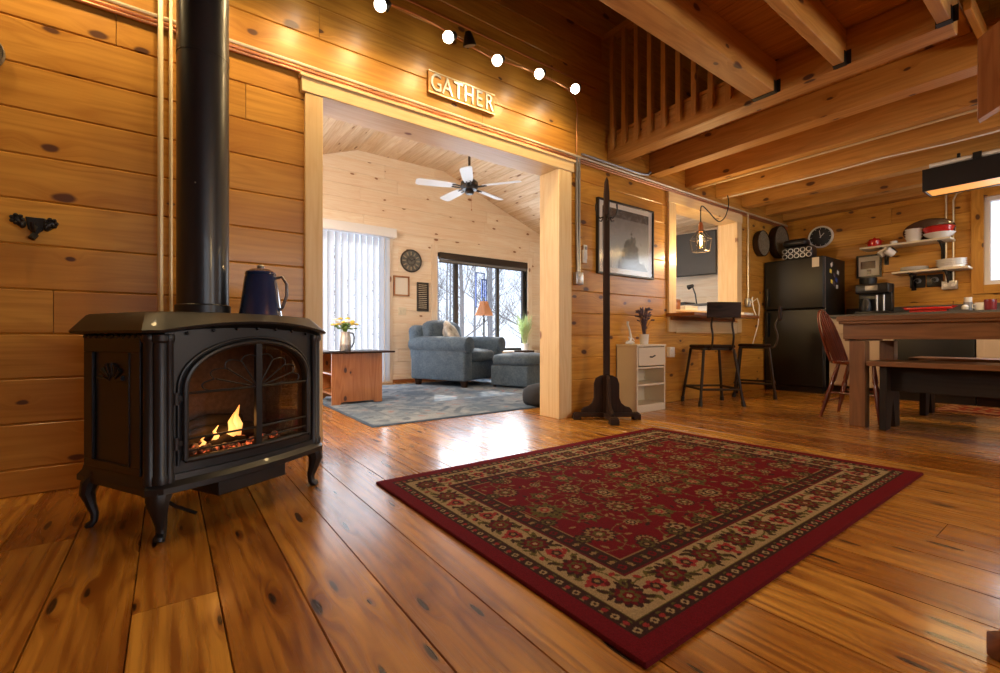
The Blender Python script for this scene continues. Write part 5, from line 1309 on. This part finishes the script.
# floor lamp
FL = thing('floor_lamp', 'floor lamp with an amber tapered shade beside the armchair', 'lamp', (3.95, 5.82, 0))
mb = MB(); mb.lathe([(0, 0), (.13, 0), (.13, .015), (.05, .03), (.02, .05), (0, .05)], (0, 0, 0), 28); mb.build('base', M['blackm'], FL)
mb = MB(); mb.lathe([(.014, .04), (.014, .4), (.022, .42), (.014, .44), (.014, .9), (.02, .92), (.012, .94), (.008, 1.24), (.014, 1.25), (.0, 1.27)], (0, 0, 0), 16); mb.build('pole', M['blackm'], FL)
mb = MB()
n = 6; prof = [(.155, .985), (.115, 1.07), (.085, 1.13), (.07, 1.20)]; vs = []; fs = []
for r_, z in prof:
    for k in range(24):
        a = 2 * PI * k / 24; q = a % (PI / 3) - PI / 6; rr_ = r_ * (math.cos(PI / 6) / math.cos(q)) * 1.03
        vs.append((rr_ * math.cos(a), rr_ * math.sin(a), z))
for i in range(3):
    for k in range(24): fs.append((i * 24 + k, i * 24 + (k + 1) % 24, (i + 1) * 24 + (k + 1) % 24, (i + 1) * 24 + k))
mb.add(vs, fs); mb.build('lamp_shade', M['shade'], FL, recalc=False, smooth=20)
mb = MB(); mb.ball((0, 0, 1.07), .028, .028, .04); mb.build('bulb', emit('lamp bulb', (1, .7, .35), .5), FL)
SCt = thing('window_ornament', 'blue rectangular glass ornament hanging in the picture window', 'ornament', (4.06, LW - .05, 1.40))
def rect(mb, x0, x1, z0, z1, w=.009):
    mb.box(x0, x1, -.006, .006, z0, z0 + w); mb.box(x0, x1, -.006, .006, z1 - w, z1); mb.box(x0, x0 + w, -.006, .006, z0, z1); mb.box(x1 - w, x1, -.006, .006, z0, z1)
mb = MB(); rect(mb, -.11, .06, -.28, .28, .014); mb.build('outer_frame', M['blue'], SCt)
mb = MB(); rect(mb, .0, .10, -.34, .18, .02); mb.build('inner_frame', M['blue'], SCt)
mb = MB(); mb.tube([(-.02, 0, .28), (-.01, 0, .38)], .002, 5); mb.build('hanging_wire', M['blackm'], SCt)
# side table with pitcher
SD = thing('side_table', 'low honey pine side table with open shelves and flowers on top', 'side table', (1.48, 4.62, 0))
mb = MB(); mb.rbox(-.33, .36, -.33, .34, .495, .512, .005); mb.build('tabletop', M['darkwood'], SD)
for (y0, y1) in ((-.275, -.255), (.26, .28)):
    mb = MB(); mb.prism([(-.245, 0), (-.18, 0), (-.15, .03), (.15, .03), (.18, 0), (.245, 0), (.245, .495), (-.245, .495)], y0, y1, 'xz')
    mb.build('end_panel', M['sidet'], SD, bevel=.002)
mb = MB(); mb.box(-.235, .235, -.255, .26, .10, .118); mb.build('shelf', M['pine_mid'], SD); mb = MB(); mb.box(-.235, .235, -.255, .26, .29, .305); mb.build('shelf', M['pine_mid'], SD)
PT = thing('pitcher', 'galvanised metal pitcher holding yellow flowers on the side table', 'pitcher', (1.425, 4.55, .512))
mb = MB(); mb.lathe([(0, 0), (.052, 0), (.055, .008), (.055, .06), (.056, .065), (.055, .07), (.052, .13), (.042, .165), (.046, .19), (.044, .19), (.038, .165), (.0, .16)], (0, 0, 0), 28); mb.build('body', M['steel'], PT)
mb = MB(); mb.tube([(.044, 0, .18), (.075, 0, .175), (.088, 0, .14), (.085, 0, .08), (.065, 0, .04), (.053, 0, .035)], .007, 8); mb.build('handle', M['blackm'], PT)
BQ = thing('flower_bouquet', 'bunch of yellow flowers with green leaves in the metal pitcher', 'flowers', (1.425, 4.55, .69))
mb = MB(); sprigs(mb, 26, .06, .14, .10, .003, 12)
rr = random.Random(9)
for k in range(40):
    a = rr.random() * 6.3; q = rr.random() * .10; mb.ball((q * math.cos(a), q * math.sin(a), .04 + rr.random() * .06), .02, .012, .008, 6, 4)
mb.build('foliage', M['green'], BQ)
for k in range(18):
    a = k * 2.4; q = .035 + .085 * (k / 18) ** .6; z = .10 + .055 * rr.random() - q * .2
    mb = MB(); 
    for j in range(6): mb.ball((q * math.cos(a) + .014 * math.cos(j * 1.05), q * math.sin(a) + .014 * math.sin(j * 1.05), z), .012, .012, .009, 6, 4)
    mb.ball((q * math.cos(a), q * math.sin(a), z + .007), .008, .008, .008, 6, 4)
    mb.build('blossom', M['yellow' if k % 3 else 'china'], BQ, smooth=60)
single('dish', 'flat dark dish on the left of the side table', 'dish', MB().lathe([(0, 0), (.07, 0), (.085, .006), (.08, .008), (0, .004)], (0, 0, 0), 24), 'brownc', (1.32, 4.44, .512))
# wall things
LC = thing('wall_clock', 'round rustic clock with metal numerals ring in the far room', 'clock', (2.855, LW, 1.755))
mb = MB(); mb.lathe([(0, -.01), (.14, -.01), (.155, -.022), (.165, -.015), (.165, 0), (0, 0)], (0, 0, 0), 40, 'y'); mb.build('face', plain('rusty blue clock face', (.12, .12, .11), .6, 0, .4, 14., var=.9), LC)
mb = MB(); mb.tube([(.158 * math.cos(2 * PI * k / 36), -.022, .158 * math.sin(2 * PI * k / 36)) for k in range(37)], .008, 8); mb.tube([(.06 * math.cos(2 * PI * k / 24), -.016, .06 * math.sin(2 * PI * k / 24)) for k in range(25)], .004, 6); mb.build('rim', M['darkm'], LC)
for k in range(12):
    a = k * PI / 6; mb = MB(); mb.box(-.008, .008, -.016, -.010, .085, .135); mb.xf(Matrix.Rotation(a, 4, 'Y')); mb.build('numeral', M['sagec'], LC)
for a, L in ((R(60), .08), (R(-50), .055)): mb = MB(); mb.box(-.004, .004, -.022, -.018, -.015, L); mb.xf(Matrix.Rotation(a, 4, 'Y')); mb.build('hand', M['black'], LC)
def frame(name, label, cat_, x, z, w, h_, b, fm, pm, pat=None):
    t = thing(name, label, cat_, (x, LW, z)); mb = MB()
    for q in ((-w, w, h_ - b, h_), (-w, w, -h_, -h_ + b), (-w, -w + b, -h_ + b, h_ - b), (w - b, w, -h_ + b, h_ - b)): mb.box(q[0], q[1], -.022, 0, q[2], q[3])
    mb.build('frame', fm, t, bevel=.002); mb = MB(); mb.box(-w + b * .8, w - b * .8, -.01, 0, -h_ + b * .8, h_ - b * .8); mb.build('picture_sheet', pm, t)
    if pat:
        mb = MB()
        for k in range(pat): z_ = h_ - b - .02 - (2 * (h_ - b) - .03) * k / pat; mb.box(-w + b + .012, w - b - .012, -.012, -.01, z_ - .006, z_)
        mb.build('printed_line', M['cream'], t)
frame('framed_print', 'square brown frame with a blank beige sheet below the far clock', 'picture', 2.705, 1.38, .122, .145, .024, M['pine_mid'], M['paper'])
frame('framed_verse', 'narrow dark framed sign with pale lines beside the picture window', 'sign', 3.042, 1.243, .093, .212, .014, M['black'], M['darkm'], 13)
t = thing('light_switch', 'ivory double switch plate on the pale wall below the frames', 'switch', (2.72, LW, 1.02))
mb = MB(); mb.rbox(-.06, .06, -.008, 0, -.055, .055, .002); mb.build('plate', M['cream'], t)
for x in (-.025, .025): mb = MB(); mb.box(x - .006, x + .006, -.014, -.008, -.015, .015); mb.build('toggle', M['cream'], t)
# plant on the sill
GP = thing('potted_grass', 'spiky green grass plant in a white pot on the picture window sill', 'potted plant', (4.92, LW - .09, .42))
mb = MB(); mb.lathe([(0, 0), (.055, 0), (.075, .11), (.078, .12), (.07, .12), (.065, .10), (0, .10)], (0, 0, 0), 24); mb.build('pot', M['china'], GP)
mb = MB(); rr = random.Random(2)
for i in range(150):
    a = rr.random() * 2 * PI; s_ = .26 * rr.random() ** .7; h_ = rr.uniform(.3, .60)
    dx, dy = s_ * math.cos(a), s_ * math.sin(a) * .45
    mb.tube([(dx * .1, dy * .1, .1), (dx * .35, dy * .35, .1 + h_ * .5), (dx * .7, dy * .7, .1 + h_ * .85), (dx, dy, .1 + h_ * (1 - s_))], [.003, .0032, .0025, .0005], 4)
tag(mb.build('grass_blades', M['grass'], GP), kind='stuff')
boxthing('wooden_box', 'small brown box on the picture window sill beside the lamp', 'box', 4.23, 4.37, LW - .16, LW - .06, .42, .50, 'pine_mid', 'darkwood')
BG = thing('duffel_bag', 'black soft bag on the floor behind the doorway trim', 'bag', (2.88, 3.24, .0))
mb = MB(); mb.rbox(-.17, .17, -.13, .13, 0, .185, .05, puff=.03); mb.build('body', plain('black bag cloth', (.02, .021, .026), .8, 0, .5, 40.), BG)
mb = MB(); mb.tube(cat([(-.10, -.10, .13), (-.08, -.12, .20), (0, -.10, .235), (.08, -.12, .20), (.10, -.10, .13)]), .008, 8); mb.build('handle', M['black'], BG)
mb = MB(); mb.tube([(-.12, -.155, .12), (.0, -.175, .125), (.12, -.155, .12)], .004, 6); mb.build('zip', M['steelp'], BG)
SPK = boxthing('speaker', 'dark speaker on the floor right of the picture window', 'speaker', 5.25, 5.42, 5.75, 5.92, 0, .52, 'frame_dark', 'black')
# ceiling fan
CF = thing('ceiling_fan', 'five blade ceiling fan with a dark motor in the far room', 'ceiling fan', (2.90, 4.58, 2.44))
mb = MB(); mb.lathe([(.015, .05), (.015, .70), (.06, .72), (.07, .74), (0, .74)], (0, 0, 0), 20); mb.build('downrod', M['darkm'], CF)
mb = MB(); mb.lathe([(0, .09), (.06, .085), (.10, .05), (.11, .0), (.09, -.04), (.05, -.05), (0, -.05)], (0, 0, 0), 28); mb.build('motor', M['blackm'], CF)
mb = MB(); mb.lathe([(0, -.05), (.05, -.05), (.055, -.07), (.04, -.09), (0, -.095)], (0, 0, 0), 20); mb.build('switch_housing', M['darkm'], CF)
mb = MB(); mb.tube([(.03, 0, -.08), (.03, 0, -.26)], .0015, 5); mb.ball((.03, 0, -.27), .009); mb.build('pull_chain', M['copper'], CF)
for k in range(5):
    a = R(-18 + 72 * k + 36)
    Mx = Matrix.Rotation(a, 4, 'Z') @ Matrix.Rotation(R(12), 4, 'X')
    mb = MB(); mb.prism([(.17, -.045), (.30, -.062), (.60, -.068), (.63, -.05), (.635, 0), (.63, .05), (.60, .068), (.30, .062), (.17, .045)], -.004, .004, 'xy'); mb.xf(Mx); bl = mb.build('blade', plain('white fan blade', (.72, .73, .75), .4) if k == 0 else bpy.data.materials['white fan blade'], CF)
    mb = MB(); mb.tube([(.08, .0, -.01), (.12, .02, -.012), (.17, .025, -.008), (.21, .02, -.006)], .008, 6); mb.tube([(.08, .0, -.01), (.12, -.02, -.012), (.17, -.025, -.008), (.21, -.02, -.006)], .008, 6); mb.xf(Mx); mb.build('blade_bracket', M['blackm'], bl)

# ------------------------------------------------------------------ outside: snowy woods
mb = MB(); mb.box(-25, 40, LW + .3, 45, -.62, -.5); o = mb.build('ground_snow', M['snow']); o['kind'] = 'structure'
mb = MB(); mb.box(-25, 40, ROOMY0 - 30, ROOMY0 - .4, -.62, -.5); o = mb.build('ground_yard', M['snow']); o['kind'] = 'structure'
def tree_mb(seed):
    rr = random.Random(seed); mb = MB()
    H = rr.uniform(8, 12); r0 = rr.uniform(.045, .11)
    lean = (rr.uniform(-.4, .4), rr.uniform(-.3, .3))
    tr = [(lean[0] * (z / H) ** 1.5 + rr.uniform(-.03, .03), lean[1] * (z / H) ** 1.5, z) for z in [H * i / 9 for i in range(10)]]
    mb.tube(tr, [r0 * (1 - .85 * i / 9) * (1.25 if i == 0 else 1) for i in range(10)], 7)
    def br(p, d, L, r, dep):
        pts = [Vector(p)]; dd = Vector(d).normalized()
        for i in range(4):
            dd = (dd + Vector((rr.uniform(-.25, .25), rr.uniform(-.25, .25), rr.uniform(-.05, .25)))).normalized(); pts.append(pts[-1] + dd * L / 4)
        mb.tube(pts, [r * (1 - .2 * i) for i in range(5)], 4 if dep else 5)
        if dep < 2:
            for i in range(1, 5):
                for _ in range(2 if dep == 0 else 1):
                    a = Vector((rr.uniform(-1, 1), rr.uniform(-1, 1), rr.uniform(-.1, .8))); br(pts[i], (dd + a).normalized(), L * rr.uniform(.4, .6), r * .5, dep + 1)
    for i in range(16):
        z = rr.uniform(.08, .95); k = int(z * 9); p = Vector(tr[k]); a = rr.random() * 2 * PI
        br(p, (math.cos(a), math.sin(a), rr.uniform(.2, .9)), H * rr.uniform(.10, .2) * (1.1 - z * .5), r0 * .3 * (1.1 - z), 0)
    return mb
TREES = [tree_mb(50 + i).build('bare_tree', M['bark'], smooth=60) for i in range(6)]
rr = random.Random(77); placed = []
for i in range(30):
    for _ in range(60):
        y = rr.uniform(8.5, 27); xc = (.72 + .17 * (y - 6) / 20) * y * .95
        x = rr.uniform(.48, .92) * y if i > 6 else rr.uniform(.05, .5) * y
        if all((x - a) ** 2 + (y - b) ** 2 > (1.2 if y < 14 else .8) for a, b in placed): break
    placed.append((x, y))
    o = TREES[i] if i < 6 else TREES[i % 6].copy()
    if i >= 6: COL.objects.link(o)
    o.location = (x, y, -.52); s_ = rr.uniform(.8, 1.2); o.scale = (s_, s_, rr.uniform(.85, 1.15)); o.rotation_euler = (0, 0, rr.random() * 6.28)
    tag(o, 'bare winter tree standing in the snow beyond the picture window', 'tree', 'bare trees outside the picture window')

# ------------------------------------------------------------------ light
W = bpy.data.worlds.new('World'); sc.world = W; W.use_nodes = True
nt = W.node_tree; bg = nt.nodes['Background']
tc = N(nt, 'ShaderNodeTexCoord'); sp = N(nt, 'ShaderNodeSeparateXYZ'); nt.links.new(tc.outputs['Generated'], sp.inputs[0])
cr = N(nt, 'ShaderNodeValToRGB'); nt.links.new(smooth_(nt, sp.outputs[2], -.1, .7), cr.inputs[0])
cr.color_ramp.elements[0].color = (.80, .86, .95, 1); cr.color_ramp.elements[1].color = (.40, .62, 1., 1)
nt.links.new(cr.outputs[0], bg.inputs[0]); bg.inputs[1].default_value = 1.7
def light(name, kind, loc, energy, col, size=.1, rot=None, target=None, size_y=None, spot=None, blend=.5, spread=None):
    l = bpy.data.lights.new(name, kind); l.energy = energy; l.color = col
    if kind == 'AREA':
        l.shape = 'RECTANGLE'; l.size = size; l.size_y = size_y or size
        if spread: l.spread = spread
    elif kind == 'SUN': l.angle = size
    else: l.shadow_soft_size = size
    if kind == 'SPOT': l.spot_size = spot; l.spot_blend = blend
    o = bpy.data.objects.new(name, l); COL.objects.link(o); o.location = loc
    if target is not None: o.rotation_euler = (Vector(target) - Vector(loc)).to_track_quat('-Z', 'Y').to_euler()
    return o
WARM = (1., .68, .30); DAY = (.80, .90, 1.)
for i, hp in enumerate(heads):
    light('track_spot', 'SPOT', (hp[0] - .02, hp[1] - .10, hp[2] - .05), 15, WARM, .05, target=(hp[0] - .5, 2.45, 0), spot=R(165), blend=.9)
light('pendant_glow', 'POINT', (4.34, 2.42, 1.48), 24, WARM, .05)
light('sun', 'SUN', (4, 12, 8), 7, (1., .93, .82), R(.6), target=(4 - 1.15, 12 - 2.05, 8 - 1.75))
light('window_daylight', 'AREA', ((wn[0] + wn[1]) / 2, LW - .03, 1.2), 52, DAY, 1.7, target=((wn[0] + wn[1]) / 2 - .3, 0, .8), size_y=1.4)
light('door_daylight', 'AREA', (1.6, LW - .18, 1.1), 26, DAY, 1.7, target=(1.9, 0, .9), size_y=1.9)
light('far_room_fill', 'POINT', (-.05, 3.9, 1.95), 125, (1., .95, .88), .35)  # added fill to brighten the far room, hidden left of the doorway
light('kitchen_window_daylight', 'AREA', (KX - .06, .28, 1.63), 14, DAY, .9, target=(0, .28, 1.2), size_y=.8)
light('rear_window_daylight', 'AREA', (1.3, ROOMY0 + .08, 1.45), 26, DAY, 2.1, target=(1.3, 3, 1.0), size_y=1.2)
light('rear_window_daylight', 'AREA', (4.5, ROOMY0 + .08, 1.45), 30, DAY, 1.7, target=(4.5, 3, 1.0), size_y=1.2)
light('rear_room_fill', 'POINT', (2.4, -1.7, 1.65), 78, WARM, .2)  # added warm fill behind the camera for ceiling and beams, no fixture
light('kitchen_trough', 'AREA', (5.34, .08, 1.88), 20, WARM, .22, target=(5.34, .08, 0), size_y=1.8)
light('loft_fill', 'POINT', (4.8, .2, 3.4), 3, WARM, .2)  # weak warm fill light in the loft, without a fixture
light('fire_glow', 'POINT', tuple(Matrix.Translation((.169, 2.096, 0)) @ Matrix.Rotation(R(28.7), 4, 'Z') @ Vector((-.08, -.11, .33))), .35, (1., .45, .12), .03)

# ------------------------------------------------------------------ camera and view
cam = bpy.data.cameras.new('Camera'); co = bpy.data.objects.new('Camera', cam); COL.objects.link(co)
cam.sensor_width = 36; cam.lens = 454 / 1000 * 36; cam.sensor_fit = 'HORIZONTAL'; cam.shift_y = 0.0005; cam.clip_start = .02
co.location = (0, 0, .65); co.rotation_euler = (R(90), 0, R(-36.2))
sc.camera = co
sc.view_settings.view_transform = 'Standard'; sc.view_settings.look = 'None'; sc.view_settings.gamma = 1; sc.view_settings.use_curve_mapping = False
sc.view_settings.exposure = 0.0
sc.cycles.use_denoising = True
sc.cycles.max_bounces = 8; sc.cycles.diffuse_bounces = 4; sc.cycles.glossy_bounces = 4; sc.cycles.transparent_max_bounces = 12
sc.cycles.sample_clamp_indirect = 8; sc.cycles.caustics_reflective = False; sc.cycles.caustics_refractive = False
